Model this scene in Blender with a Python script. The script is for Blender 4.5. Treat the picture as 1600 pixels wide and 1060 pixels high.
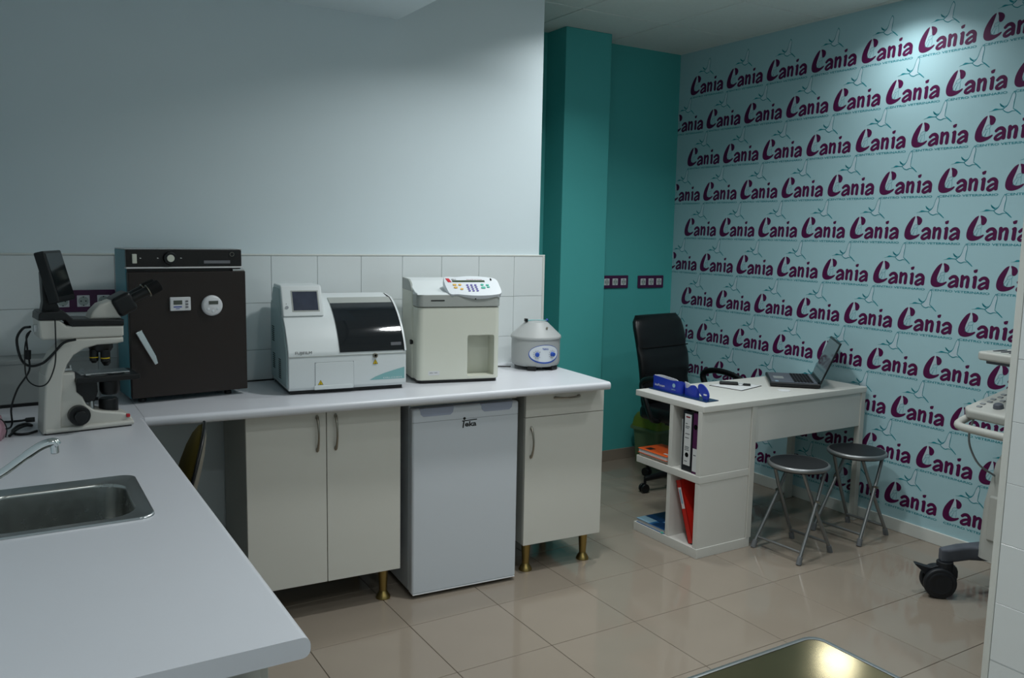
import bpy, bmesh, math, random
from mathutils import Vector, Matrix
from mathutils.geometry import tessellate_polygon
random.seed(7)
for o in list(bpy.data.objects): bpy.data.objects.remove(o)
scn = bpy.context.scene
COL = scn.collection
PI = math.pi

# ------------------------------------------------------------------ camera
YAW, PITCH, ROLL, FPX = 0.5495, 0.1248, 0.0189, 1311.4
CAM = Vector((-0.918, -2.894, 1.552))
fw = Vector((math.sin(YAW)*math.cos(PITCH), math.cos(YAW)*math.cos(PITCH), -math.sin(PITCH)))
r0 = Vector((math.cos(YAW), -math.sin(YAW), 0)); u0 = r0.cross(fw)
rr = r0*math.cos(ROLL) + u0*math.sin(ROLL); uu = -r0*math.sin(ROLL) + u0*math.cos(ROLL)
cd = bpy.data.cameras.new('camera'); cam = bpy.data.objects.new('camera', cd); COL.objects.link(cam)
cd.sensor_width = 36; cd.sensor_fit = 'HORIZONTAL'; cd.lens = FPX/1600*36; cd.clip_start = 0.05
cam.matrix_world = Matrix(((rr.x, uu.x, -fw.x, CAM.x), (rr.y, uu.y, -fw.y, CAM.y), (rr.z, uu.z, -fw.z, CAM.z), (0, 0, 0, 1)))
scn.camera = cam

# ------------------------------------------------------------------ world, exposure
w = bpy.data.worlds.new('world'); scn.world = w; w.use_nodes = True
w.node_tree.nodes['Background'].inputs[0].default_value = (0.75, 0.9, 1.0, 1)
w.node_tree.nodes['Background'].inputs[1].default_value = 0.02
vs = scn.view_settings
scn.display_settings.display_device = 'sRGB'
vs.view_transform = 'Standard'; vs.look = 'None'; vs.gamma = 1; vs.use_curve_mapping = False; vs.exposure = 0.0
# recessed downlights: (x, y, watts); the fixtures are built further down
LAMPS = [(1.00, -0.32, 13.0), (2.85, -0.17, 3.6), (0.35, -1.85, 7.5), (1.25, -2.75, 9.0), (-0.55, -3.1, 8.0), (1.78, 0.33, 7.5), (2.15, -1.0, 6.0)]
LAMP_COLOR = (0.96, 1.0, 1.0); LAMP_SPREAD = math.radians(136)
CEIL = 2.79

# ------------------------------------------------------------------ materials
def lin(c):
    return tuple((x/12.92 if x <= 0.04045 else ((x+0.055)/1.055)**2.4) for x in c)
def hexc(h): return lin(tuple(int(h[i:i+2], 16)/255 for i in (0, 2, 4)))
def mat(name, h, rough=0.5, metal=0.0, spec=0.5, var=0.04, nscale=8.0, bump=0.0, bscale=200.0, trans=0.0, alpha=1.0, coat=0.0, emit=0.0, rvar=0.0, stretch=None, objvar=0.0):
    m = bpy.data.materials.new(name); m.use_nodes = True
    nt = m.node_tree; N = nt.nodes; L = nt.links
    b = N['Principled BSDF']; c = hexc(h)
    b.inputs['Roughness'].default_value = rough; b.inputs['Metallic'].default_value = metal
    b.inputs['Specular IOR Level'].default_value = spec
    b.inputs['Transmission Weight'].default_value = trans; b.inputs['Alpha'].default_value = alpha
    b.inputs['Coat Weight'].default_value = coat
    if emit: b.inputs['Emission Color'].default_value = (*c, 1); b.inputs['Emission Strength'].default_value = emit
    tc = N.new('ShaderNodeTexCoord'); mp = N.new('ShaderNodeMapping'); L.new(tc.outputs['Object'], mp.inputs[0])
    if stretch: mp.inputs['Scale'].default_value = stretch
    nz = N.new('ShaderNodeTexNoise'); nz.inputs['Scale'].default_value = nscale; nz.inputs['Detail'].default_value = 4
    L.new(mp.outputs[0], nz.inputs['Vector'])
    mx = N.new('ShaderNodeMix'); mx.data_type = 'RGBA'
    mx.inputs[6].default_value = (*[x*(1-var) for x in c], 1); mx.inputs[7].default_value = (*[min(1, x*(1+var)) for x in c], 1)
    L.new(nz.outputs['Fac'], mx.inputs[0])
    out = mx.outputs[2]
    if objvar:
        oi = N.new('ShaderNodeObjectInfo'); hs = N.new('ShaderNodeHueSaturation'); mr = N.new('ShaderNodeMapRange')
        mr.inputs['To Min'].default_value = 1-objvar; mr.inputs['To Max'].default_value = 1+objvar
        L.new(oi.outputs['Random'], mr.inputs['Value']); L.new(mr.outputs[0], hs.inputs['Value']); L.new(out, hs.inputs['Color']); out = hs.outputs[0]
    L.new(out, b.inputs['Base Color'])
    if rvar:
        m2 = N.new('ShaderNodeMapRange'); m2.inputs['To Min'].default_value = max(0, rough-rvar); m2.inputs['To Max'].default_value = rough+rvar
        L.new(nz.outputs['Fac'], m2.inputs['Value']); L.new(m2.outputs[0], b.inputs['Roughness'])
    if bump:
        n2 = N.new('ShaderNodeTexNoise'); n2.inputs['Scale'].default_value = bscale; n2.inputs['Detail'].default_value = 3
        L.new(mp.outputs[0], n2.inputs['Vector'])
        bp = N.new('ShaderNodeBump'); bp.inputs['Strength'].default_value = bump; bp.inputs['Distance'].default_value = 0.002
        L.new(n2.outputs['Fac'], bp.inputs['Height']); L.new(bp.outputs[0], b.inputs['Normal'])
    return m
M = {}
def D(name, *a, **k): M[name] = mat(name, *a, **k)
D('wall_paint', 'dae7ec', 0.6, spec=0.3, var=0.02, nscale=3, bump=0.05, bscale=120)
D('wall_tile', 'dfe5e6', 0.22, spec=0.5, var=0.015, objvar=0.015)
D('wall_grout', 'ced4d5', 0.8)
D('teal_paint', '52b2b0', 0.55, spec=0.35, var=0.03, nscale=3, bump=0.05, bscale=120)
D('wallpaper', 'abced6', 0.5, spec=0.35, var=0.02, nscale=4)
D('print_purple', '540d44', 0.5, spec=0.3, var=0.05)
D('print_teal', '0f8592', 0.5, spec=0.3, var=0.05)
D('print_pale', 'bfd5de', 0.5, spec=0.3, var=0.02)
D('floor_tile', '92877a', 0.09, spec=0.55, var=0.05, nscale=5, objvar=0.02)
D('floor_grout', '55493c', 0.8)
D('skirting_white', 'd6d9d4', 0.35)
D('skirting_tile', '94897c', 0.25)
D('ceiling_tile', 'e0e4e1', 0.85, spec=0.2, var=0.05, nscale=60, bump=0.3, bscale=300)
D('ceiling_grid', '9aa3a0', 0.7)
D('laminate', 'ced0d6', 0.30, spec=0.5, var=0.015)
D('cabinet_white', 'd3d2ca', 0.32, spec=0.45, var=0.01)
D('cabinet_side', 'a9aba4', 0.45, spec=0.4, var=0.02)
D('nickel', '9a9488', 0.32, 1.0, var=0.05)
D('gold_leg', 'a08a55', 0.35, 1.0, var=0.06)
D('fridge_white', 'cdd3da', 0.3, spec=0.5, var=0.01)
D('fridge_cream', 'd4d3c8', 0.4)
D('fridge_grip', '9fa7bb', 0.35)
D('gasket', '8f959a', 0.6)
D('black_print', '08080a', 0.5)
D('black_plastic', '0d0f11', 0.38, spec=0.4, var=0.1)
D('black_matte', '0a0a0c', 0.7, spec=0.25, var=0.1)
D('dark_gap', '050506', 0.9, spec=0.1)
D('steel', 'a2a4a1', 0.26, 1.0, var=0.06, nscale=40, rvar=0.05)
D('steel_rim', 'b4b7b8', 0.33, 1.0, var=0.03)
D('chrome', 'd6dadb', 0.07, 1.0, var=0.01)
D('table_steel', 'a89b76', 0.13, 1.0, var=0.06, nscale=6, rvar=0.04, bump=0.04, bscale=14)
D('incubator_brown', '241c19', 0.42, spec=0.4, var=0.05)
D('incubator_panel', '15100f', 0.35, spec=0.4)
D('incubator_teal', '4e8b97', 0.4, spec=0.45)
D('alu', 'b9bcbd', 0.3, 1.0, var=0.03)
D('device_white', 'd6dcdd', 0.38, spec=0.45, var=0.01)
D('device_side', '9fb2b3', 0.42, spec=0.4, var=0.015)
D('device_cream', 'd6d8cb', 0.42, spec=0.4, var=0.01)
D('device_grey', 'a3a7a3', 0.45, spec=0.4, var=0.01)
D('smoke_cover', '0a0f16', 0.06, spec=0.6, coat=0.4)
D('screen_dark', '3a4050', 0.15, spec=0.5, var=0.3, nscale=25)
D('screen_black', '0d1518', 0.12, spec=0.5)
D('laptop_screen', '565c60', 0.10, spec=0.6, var=0.06, nscale=10)
D('lcd_green', '3f4f39', 0.2)
D('lcd_grey', '4d524a', 0.25)
D('warn_yellow', 'd8b90c', 0.45)
D('button_purple', '5b52a0', 0.45)
D('button_green', '3fae98', 0.45)
D('button_yellow', 'd8a944', 0.45)
D('button_red', 'c01c2c', 0.4)
D('keypad_white', 'd3d9de', 0.4)
D('swoosh_teal', '7fb0b2', 0.4)
D('centrifuge_grey', 'a5a8a8', 0.45, spec=0.4, var=0.02)
D('blue_print', '1f4aa8', 0.4)
D('micro_white', 'c2c1ba', 0.38, spec=0.45, var=0.02)
D('socket_purple', '4a1245', 0.35, spec=0.5)
D('socket_white', 'd8dadd', 0.3)
D('socket_well', 'a9b3b0', 0.4)
D('desk_white', 'd6d5cf', 0.35, spec=0.45, var=0.012)
D('desk_edge', 'c9c8c1', 0.4)
D('leather_black', '0f0f11', 0.36, spec=0.4, var=0.1, bump=0.15, bscale=160)
D('stool_seat', '15161a', 0.45, spec=0.4, bump=0.1, bscale=300)
D('stool_frame', '8d8f90', 0.38, 0.75, var=0.05)
D('rubber_grey', '6c6f72', 0.7)
D('binder_black', '14161f', 0.45)
D('binder_purple', '4f1749', 0.4)
D('binder_red', 'c8231a', 0.38, var=0.04)
D('paper', 'd8d9da', 0.7, var=0.02)
D('page_edge', 'd3cfc6', 0.8, var=0.06, nscale=150)
D('print_grey', '6d6f74', 0.6)
D('print_red', '8a2436', 0.6)
D('book_orange', 'd9571a', 0.4)
D('book_beige', '9c917f', 0.5)
D('brochure_blue', '2c6296', 0.3)
D('brochure_dark', '15355f', 0.3)
D('brochure_light', '8fb0c4', 0.3)
D('card_blue', '1d34a3', 0.4, var=0.03)
D('mat_navy', '16304f', 0.15)
D('plastic_clear', 'c9cdd0', 0.2, alpha=0.55)
D('bin_lid', '7c8f2e', 0.35, var=0.05)
D('bin_body', '6f8560', 0.4, var=0.05)
D('chair_olive', '443a0a', 0.8, spec=0.2, var=0.1, nscale=60, bump=0.2, bscale=400)
D('chair_shell', '6b675c', 0.5)
D('ultra_white', 'b9bab4', 0.42, spec=0.4, var=0.02)
D('ultra_grey', '84898c', 0.45)
D('ultra_dark', '575b64', 0.5, spec=0.4)
D('caster_dark', '1d2024', 0.5, spec=0.4)
D('grey_box', '8d9291', 0.5)
D('pink_wrap', 'b08a96', 0.5, var=0.2, nscale=40)
D('magnet_blue', '3b4fa0', 0.5)
D('lamp_housing', 'd0d4d4', 0.5)
D('lamp_diffuser', 'f4fbff', 0.5, emit=4.0)

# ------------------------------------------------------------------ mesh helpers
def catmull(P, n=6, closed=False):
    P = [Vector(p) for p in P]; out = []; k = len(P)
    rng = k if closed else k-1
    for i in range(rng):
        a = P[(i-1) % k] if (closed or i > 0) else P[0]*2-P[1]
        b = P[i]; c = P[(i+1) % k]
        d = P[(i+2) % k] if (closed or i+2 < k) else P[-1]*2-P[-2]
        for j in range(n):
            t = j/n
            out.append(0.5*((2*b)+(c-a)*t+(2*a-5*b+4*c-d)*t*t+(3*b-a-3*c+d)*t**3))
    if not closed: out.append(P[-1])
    return out
def rrect(x0, x1, y0, y1, r, n=5):
    pts = []
    for cx, cy, a0 in ((x1-r, y1-r, 0), (x0+r, y1-r, PI/2), (x0+r, y0+r, PI), (x1-r, y0+r, 1.5*PI)):
        for i in range(n+1):
            a = a0+i*PI/2/n; pts.append((cx+r*math.cos(a), cy+r*math.sin(a)))
    return pts
def T(x, y, z): return Matrix.Translation((x, y, z))
def RX(a): return Matrix.Rotation(a, 4, 'X')
def RY(a): return Matrix.Rotation(a, 4, 'Y')
def RZ(a): return Matrix.Rotation(a, 4, 'Z')
UPRIGHT = RX(PI/2)          # text plane (x right, y up) -> faces -Y
_fonts = {}
def text_geo(s, bold=0.008):
    if (s, bold) in _fonts: return _fonts[(s, bold)]
    cu = bpy.data.curves.new('text', 'FONT'); cu.body = s; cu.size = 1; cu.resolution_u = 3; cu.align_x = 'LEFT'; cu.offset = bold
    o = bpy.data.objects.new('text', cu); COL.objects.link(o)
    dg = bpy.context.evaluated_depsgraph_get(); me = bpy.data.meshes.new_from_object(o.evaluated_get(dg))
    v = [x.co.copy() for x in me.vertices]; f = [tuple(p.vertices) for p in me.polygons]
    bpy.data.objects.remove(o); bpy.data.curves.remove(cu); bpy.data.meshes.remove(me)
    x0 = min(a.x for a in v); x1 = max(a.x for a in v); h = 0.7
    _fonts[(s, bold)] = (v, f, x0, x1, h); return _fonts[(s, bold)]

class S:
    def __init__(self): self.bm = bmesh.new()
    def merge(self, t, mi=0, X=None):
        if X is not None: t.transform(X)
        bmesh.ops.recalc_face_normals(t, faces=t.faces)
        for f in t.faces: f.material_index = mi
        me = bpy.data.meshes.new('tmp'); t.to_mesh(me); t.free(); self.bm.from_mesh(me); bpy.data.meshes.remove(me); return self
    def box(self, x0, x1, y0, y1, z0, z1, b=0.0, seg=2, mi=0, X=None):
        t = bmesh.new(); bmesh.ops.create_cube(t, size=1)
        for v in t.verts: v.co = Vector(((x0+x1)/2+v.co.x*(x1-x0), (y0+y1)/2+v.co.y*(y1-y0), (z0+z1)/2+v.co.z*(z1-z0)))
        if b: bmesh.ops.bevel(t, geom=t.edges[:], offset=b, segments=seg, affect='EDGES', profile=0.5)
        return self.merge(t, mi, X)
    def cyl(self, p0, p1, r0, r1=None, n=24, mi=0, X=None, b=0.0):
        r1 = r0 if r1 is None else r1; p0 = Vector(p0); p1 = Vector(p1); d = p1-p0
        t = bmesh.new(); bmesh.ops.create_cone(t, cap_ends=True, segments=n, radius1=r0, radius2=r1, depth=d.length)
        if b:
            es = [e for e in t.edges if abs(e.verts[0].co.z-e.verts[1].co.z) < 1e-6]
            bmesh.ops.bevel(t, geom=es, offset=b, segments=2, affect='EDGES', profile=0.5)
        t.transform(T(*((p0+p1)/2)) @ d.to_track_quat('Z', 'Y').to_matrix().to_4x4())
        return self.merge(t, mi, X)
    def lathe(self, prof, n=32, mi=0, X=None, a0=0.0, a1=2*PI):
        t = bmesh.new(); full = abs(a1-a0-2*PI) < 1e-6; m = n if full else n+1; rings = []
        for r, z in prof:
            if r < 1e-6: rings.append([t.verts.new((0, 0, z))])
            else: rings.append([t.verts.new((r*math.cos(a0+(a1-a0)*i/n), r*math.sin(a0+(a1-a0)*i/n), z)) for i in range(m)])
        for A, B in zip(rings, rings[1:]):
            for i in range(n):
                j = (i+1) % m
                if len(A) == 1 and len(B) == 1: continue
                if len(A) == 1: t.faces.new((A[0], B[j], B[i]))
                elif len(B) == 1: t.faces.new((A[i], A[j], B[0]))
                else: t.faces.new((A[i], A[j], B[j], B[i]))
        return self.merge(t, mi, X)
    def tube(self, pts, r, n=8, mi=0, closed=False, X=None, sy=1.0):
        pts = [Vector(p) for p in pts]; k = len(pts); t = bmesh.new(); rings = []
        up = None
        for i, p in enumerate(pts):
            a = pts[(i-1) % k] if (closed or i) else p; b = pts[(i+1) % k] if (closed or i < k-1) else p
            d = (b-a).normalized()
            if up is None: up = Vector((0, 0, 1)) if abs(d.z) < 0.9 else Vector((1, 0, 0))
            s = d.cross(up)
            if s.length < 1e-4: s = d.cross(Vector((0.3, 1, 0.2)))
            s.normalize(); up = s.cross(d).normalized()
            ri = r[i] if isinstance(r, (list, tuple)) else r
            rings.append([t.verts.new(p+(s*math.cos(q)*sy+up*math.sin(q))*ri) for q in (2*PI*j/n for j in range(n))])
        for i in range(k if closed else k-1):
            A = rings[i]; B = rings[(i+1) % k]
            for j in range(n): t.faces.new((A[j], A[(j+1) % n], B[(j+1) % n], B[j]))
        if not closed: t.faces.new(rings[0][::-1]); t.faces.new(rings[-1])
        return self.merge(t, mi, X)
    def prism(self, poly, a, b, axis='z', bevel=0.0, seg=2, mi=0, X=None, caps_only=False):
        """polygon extruded; axis z: (x,y); axis y: (x,z); axis x: (y,z)"""
        f = {'z': lambda p, h: (p[0], p[1], h), 'y': lambda p, h: (p[0], h, p[1]), 'x': lambda p, h: (h, p[0], p[1])}[axis]
        t = bmesh.new(); A = [t.verts.new(f(p, a)) for p in poly]; B = [t.verts.new(f(p, b)) for p in poly]; k = len(poly)
        fa = t.faces.new(A); fb = t.faces.new(B)
        for i in range(k): t.faces.new((A[i], A[(i+1) % k], B[(i+1) % k], B[i]))
        bmesh.ops.recalc_face_normals(t, faces=t.faces)
        if bevel:
            es = set(fa.edges) | set(fb.edges)
            if not caps_only: es |= {e for e in t.edges if e.calc_face_angle(0) > 0.7}
            bmesh.ops.bevel(t, geom=list(es), offset=bevel, segments=seg, affect='EDGES', profile=0.5, clamp_overlap=True)
        return self.merge(t, mi, X)
    def loft(self, rings, mi=0, X=None, cap=True, closed=True):
        t = bmesh.new(); R = [[t.verts.new(p) for p in r] for r in rings]; k = len(R[0])
        for A, B in zip(R, R[1:]):
            for i in range(k if closed else k-1): t.faces.new((A[i], A[(i+1) % k], B[(i+1) % k], B[i]))
        if cap: t.faces.new(R[0][::-1]); t.faces.new(R[-1])
        return self.merge(t, mi, X)
    def ball(self, c, r, mi=0, sc=(1, 1, 1), n=16, X=None):
        t = bmesh.new(); bmesh.ops.create_uvsphere(t, u_segments=n, v_segments=max(6, n//2), radius=1)
        for v in t.verts: v.co = Vector((c[0]+v.co.x*r*sc[0], c[1]+v.co.y*r*sc[1], c[2]+v.co.z*r*sc[2]))
        return self.merge(t, mi, X)
    def flat(self, poly, mi=0, X=None, z=0.0):
        t = bmesh.new(); V = [t.verts.new((p[0], p[1], z)) for p in poly]
        for tri in tessellate_polygon([[Vector((p[0], p[1], 0)) for p in poly]]):
            f = t.faces.new([V[i] for i in tri])
            if (V[tri[1]].co-V[tri[0]].co).cross(V[tri[2]].co-V[tri[0]].co).z < 0: f.normal_flip()
        if X is not None: t.transform(X)
        for f in t.faces: f.material_index = mi
        me = bpy.data.meshes.new('tmp'); t.to_mesh(me); t.free(); self.bm.from_mesh(me); bpy.data.meshes.remove(me); return self
    def stroke(self, pts, wd, mi=0, X=None, z=0.0, smooth=True, n=5):
        P = [Vector((p[0], p[1], 0)) for p in pts]; W = wd if isinstance(wd, (list, tuple)) else [wd]*len(P)
        if smooth and len(P) > 2:
            Q = catmull([Vector((p.x, p.y, W[i])) for i, p in enumerate(P)], n)
        else: Q = [Vector((p.x, p.y, W[i])) for i, p in enumerate(P)]
        L, R = [], []
        for i, q in enumerate(Q):
            d = Q[min(i+1, len(Q)-1)]-Q[max(i-1, 0)]; d.z = 0; d.normalize(); nn = Vector((-d.y, d.x, 0))*(q.z/2)
            c = Vector((q.x, q.y, 0)); L.append(c+nn); R.append(c-nn)
        t = bmesh.new(); A = [t.verts.new((p.x, p.y, z)) for p in L]; B = [t.verts.new((p.x, p.y, z)) for p in R]
        for i in range(len(A)-1): t.faces.new((A[i], B[i], B[i+1], A[i+1]))
        for end in (0, -1):
            q = Q[end]; rad = q.z/2
            if rad > 0.003:
                d = (Q[0]-Q[1]) if end == 0 else (Q[-1]-Q[-2]); a0 = math.atan2(d.y, d.x)
                va, vb = (A[0], B[0]) if end == 0 else (B[-1], A[-1])
                # va -> vb runs from +90 to -90 degrees (start) or -90 to +90 (end), the arc goes around the tip
                sgn = 1 if ((va.co.x-q.x)*-math.sin(a0)+(va.co.y-q.y)*math.cos(a0)) > 0 else -1
                t.faces.new([va]+[t.verts.new((q.x+rad*math.cos(a0+sgn*b), q.y+rad*math.sin(a0+sgn*b), z)) for b in (PI/2-PI*j/7 for j in range(1, 7))]+[vb])
        if X is not None: t.transform(X)
        for f in t.faces: f.material_index = mi
        me = bpy.data.meshes.new('tmp'); t.to_mesh(me); t.free(); self.bm.from_mesh(me); bpy.data.meshes.remove(me); return self
    def text(self, s, width, height, X, mi=0, bold=0.008):
        v, f, x0, x1, h = text_geo(s, bold); t = bmesh.new()
        sx = width/(x1-x0); sz = height/h
        V = [t.verts.new(((p.x-x0)*sx, p.y*sz, 0)) for p in v]
        for q in f:
            try: t.faces.new([V[i] for i in q])
            except ValueError: pass
        t.transform(X)
        for q in t.faces: q.material_index = mi
        me = bpy.data.meshes.new('tmp'); t.to_mesh(me); t.free(); self.bm.from_mesh(me); bpy.data.meshes.remove(me); return self
    def mesh(self, name, mats, smooth=35):
        me = bpy.data.meshes.new(name); self.bm.to_mesh(me); self.bm.free()
        for m in (mats if isinstance(mats, (list, tuple)) else [mats]): me.materials.append(M[m])
        if smooth: soften(me, smooth)
        return me
    def build(self, name, mats, parent=None, smooth=35, label=None):
        o = bpy.data.objects.new(name, self.mesh(name, mats, smooth)); COL.objects.link(o)
        if parent is not None: o.parent = parent
        if label: o['label'] = label
        return o
def soften(me, deg=35):
    """smooth shading with area-weighted normals, so that bevelled flat faces stay flat"""
    me.polygons.foreach_set('use_smooth', [True]*len(me.polygons))
    lim = math.cos(math.radians(min(80, deg+15))); P = me.polygons
    fn = [p.normal.copy() for p in P]; fa = [p.area for p in P]; vf = [[] for _ in me.vertices]
    for p in P:
        for v in p.vertices: vf[v].append(p.index)
    out = [None]*len(me.loops)
    for p in P:
        n0 = fn[p.index]
        for li in p.loop_indices:
            acc = Vector((0, 0, 0))
            for q in vf[me.loops[li].vertex_index]:
                if fn[q].dot(n0) > lim: acc += fn[q]*fa[q]
            out[li] = acc.normalized() if acc.length > 0 else n0
    me.normals_split_custom_set(out)
def boolean(o, cut):
    c = bpy.data.objects.new('cutter', cut.mesh('cutter', 'paper', 0)); COL.objects.link(c)
    c.matrix_world = Matrix()
    md = o.modifiers.new('b', 'BOOLEAN'); md.object = c; md.operation = 'DIFFERENCE'; md.solver = 'EXACT'
    par = o.parent; o.parent = None
    bpy.context.view_layer.update(); dg = bpy.context.evaluated_depsgraph_get()
    me = bpy.data.meshes.new_from_object(o.evaluated_get(dg)); o.modifiers.clear()
    old = o.data; o.data = me; me.name = old.name; bpy.data.meshes.remove(old); bpy.data.objects.remove(c); o.parent = par
    soften(me, 35)
def tag(o, label, cat, group=None, kind=None):
    o['label'] = label; o['category'] = cat
    if group: o['group'] = group
    if kind: o['kind'] = kind
    return o
def thing(name, label, cat, loc=(0, 0, 0), rz=0.0, group=None):
    o = bpy.data.objects.new(name, None); COL.objects.link(o); o.empty_display_size = 0.05
    o.location = loc; o.rotation_euler = (0, 0, rz); return tag(o, label, cat, group)
def struct(name, s, mats, label, cat, smooth=35): return tag(s.build(name, mats, None, smooth), label, cat, kind='structure')
def piece(name, me, parent, loc=(0, 0, 0), rot=(0, 0, 0), sc=(1, 1, 1)):
    o = bpy.data.objects.new(name, me); COL.objects.link(o); o.parent = parent; o.location = loc; o.rotation_euler = rot; o.scale = sc; return o
def copy_tree(o, parent=None):
    c = o.copy(); COL.objects.link(c); c.parent = parent
    for ch in list(o.children): copy_tree(ch, c)
    return c
def at(base, rz, p):          # local point -> world
    return Vector(base)+Matrix.Rotation(rz, 3, 'Z') @ Vector(p)

# ================================================================== THE SETTING
XR, YF, YB = 3.15, 1.60, 0.80            # wallpaper wall, teal far wall, white tiled wall
TS = 0.405
# floor with separate tiles
fl = struct('floor', S().box(-1.25, 3.25, -4.05, 1.72, -0.06, -0.0025), 'floor_grout', 'glossy beige porcelain tiled floor with thin dark joints', 'floor', 0)
tme = S().box(-TS/2+0.0012, TS/2-0.0012, -TS/2+0.0012, TS/2-0.0012, -0.009, 0.0, b=0.0012, seg=1).mesh('floor_tile', 'floor_tile', 0)
for i in range(-3, 8):
    for j in range(-9, 4):
        piece('floor_tile', tme, fl, ((i+0.5)*TS, (j+0.5)*TS, 0))
# suspended ceiling
CS = 0.607; CX0, CY0 = 2.507, 1.025
ce = struct('ceiling', S().box(-1.25, 3.25, -4.05, 1.72, CEIL+0.008, CEIL+0.07), 'ceiling_grid', 'suspended ceiling of pale mineral tiles in a metal grid', 'ceiling', 0)
cme = S().box(-CS/2+0.004, CS/2-0.004, -CS/2+0.004, CS/2-0.004, CEIL, CEIL+0.012, b=0.003, seg=1).mesh('ceiling_tile', 'ceiling_tile', 0)
for i in range(-6, 2):
    for j in range(-9, 1):
        x0 = CX0+i*CS; y0 = CY0+j*CS; x1 = min(x0+CS, XR+0.03); xa = max(x0, -1.2)
        o = piece('ceiling_tile', cme, ce, ((xa+x1)/2, y0+CS/2, 0), sc=((x1-xa)/CS, 1, 1))
# white partition wall behind the worktop, tiled below
wb = struct('wall_back', S().box(-1.25, 1.50, YB, YB+0.12, 0, CEIL), 'wall_paint', 'pale painted wall with a white tiled splashback', 'wall', 0)
TW = 0.2073; TT = 1.437; TH = 0.205
S().box(-1.13, 1.516, YB-0.006, YB-0.0005, TT-3*TH, TT).build('tile_bed', 'wall_grout', wb, 0)
wtm = S().box(-TW/2+0.0009, TW/2-0.0009, YB-0.012, YB-0.005, -TH/2+0.0009, TH/2-0.0009, b=0.0006, seg=1).mesh('wall_tile', 'wall_tile', 0)
k = -6
while True:
    xa = 0.098+TW*k; xb = min(xa+TW, 1.516); xa = max(xa, -1.13)
    if xa >= 1.51: break
    if xb > -1.12:
        for r in range(3): piece('wall_tile', wtm, wb, ((xa+xb)/2, 0, TT-(r+0.5)*TH), sc=((xb-xa)/TW, 1, 1))
    k += 1
S().box(-1.13, 1.53, YB-0.0135, YB-0.0005, TT, TT+0.008, b=0.002).build('tile_trim', 'skirting_white', wb)
S().box(1.516, 1.53, YB-0.0135, YB+0.002, 0.6, TT, b=0.003).build('tile_trim', 'skirting_white', wb)
struct('ceiling_soffit', S().box(-1.13, 0.70, 0.28, YB, 2.515, CEIL), 'wall_paint', 'low painted soffit box above the pale wall', 'soffit', 0)
# teal walls of the consulting corner
struct('wall_far', S().box(0.9, 3.25, YF, YF+0.1, 0, CEIL), 'teal_paint', 'teal painted far wall behind the office chair', 'wall', 0)
struct('wall_pillar', S().box(2.05, 2.395, 1.395, YF, 0, CEIL, b=0.004, seg=2), 'teal_paint', 'teal painted pillar standing out from the far wall', 'pillar')
struct('baseboard_far', S().box(2.395, XR, YF-0.01, YF, 0, 0.075, b=0.002).box(2.05, 2.405, 1.385, 1.395, 0, 0.075, b=0.002).box(2.395, 2.405, 1.395, YF, 0, 0.075).box(0.9, 2.05, YF-0.01, YF, 0, 0.075), 'skirting_tile', 'beige tile skirting along the teal wall', 'baseboard')
struct('wall_inner', S().box(0.8, 0.9, YB+0.12, YF+0.1, 0, CEIL), 'teal_paint', 'teal end wall of the niche behind the pale wall', 'wall', 0)
# wallpaper wall
wr = struct('wall_right', S().box(XR, XR+0.1, -4.05, YF+0.1, 0, CEIL), 'wallpaper', 'pale turquoise wallpaper wall printed with repeating logos', 'wall', 0)
struct('baseboard_right', S().box(XR-0.012, XR, -4.0, YF-0.01, 0, 0.068, b=0.003), 'skirting_white', 'white skirting board along the wallpaper wall', 'baseboard')
# --- one wallpaper logo: x right, y up, metres, base line of the letters at y = 0
def zc(p): return ((p[0]-135)/1869, (547+0.13*(p[0]-210)-p[1])/1979)
def zl(ps): return [zc(p) for p in ps]
lg = S()
def closed(ps, n=4): return [(p.x, p.y) for p in catmull([Vector((*zc(q), 0)) for q in ps], n, True)]
lg.flat(closed([(236, 315), (205, 328), (174, 364), (148, 409), (134, 455), (133, 499), (147, 530), (175, 547), (212, 551), (251, 542), (282, 525), (295, 508), (287, 501), (265, 508), (241, 511), (217, 505), (201, 488), (195, 464), (200, 435), (210, 405), (222, 370), (231, 340)], 3), 0)
lg.flat(closed([(250, 317), (276, 324), (300, 343), (310, 370), (302, 397), (284, 411), (266, 405), (260, 386), (257, 350)]), 0)
lg.flat(zl([(240, 286), (248, 319), (255, 350), (258, 387), (248, 402), (232, 413), (218, 434), (204, 455), (203, 432), (213, 405), (224, 370), (233, 340)]), 2, z=0.00004)
def letter_a(dx):
    s = lambda ps: [(zc(p)[0]+dx, zc(p)[1]) for p in ps]
    lg.stroke(s([(322, 474), (345, 458), (372, 460), (391, 484), (392, 515), (391, 552)]), [.0145, .0155, .0175, .019, .0185, .018], 0, z=0.00004)
    lg.stroke(s([(392, 500), (355, 508), (325, 526), (318, 545), (338, 557), (366, 548), (392, 528)]), [.0125, .0132, .0140, .0145, .014, .0132, .0125], 0, z=0.00008)
letter_a(0); letter_a(283/1869)
lg.stroke(zl([(441, 464), (440, 500), (438, 556)]), [.0185, .0172, .0185], 0, z=0.00004)
lg.stroke(zl([(444, 500), (466, 474), (488, 472), (496, 496), (493, 530), (490, 566)]), [.0115, .0135, .0155, .0172, .0178, .0182], 0, z=0.00008)
lg.stroke(zl([(561, 482), (559, 520), (556, 572)]), [.0195, .0188, .0195], 0, z=0.00004)
lg.stroke(zl([(547, 480), (560, 480)]), [.011, .015], 0, z=0.00008)
lg.flat(zl([(540, 410), (560, 403), (578, 404), (577, 420), (572, 434), (557, 438), (543, 432)]), 0)
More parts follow.
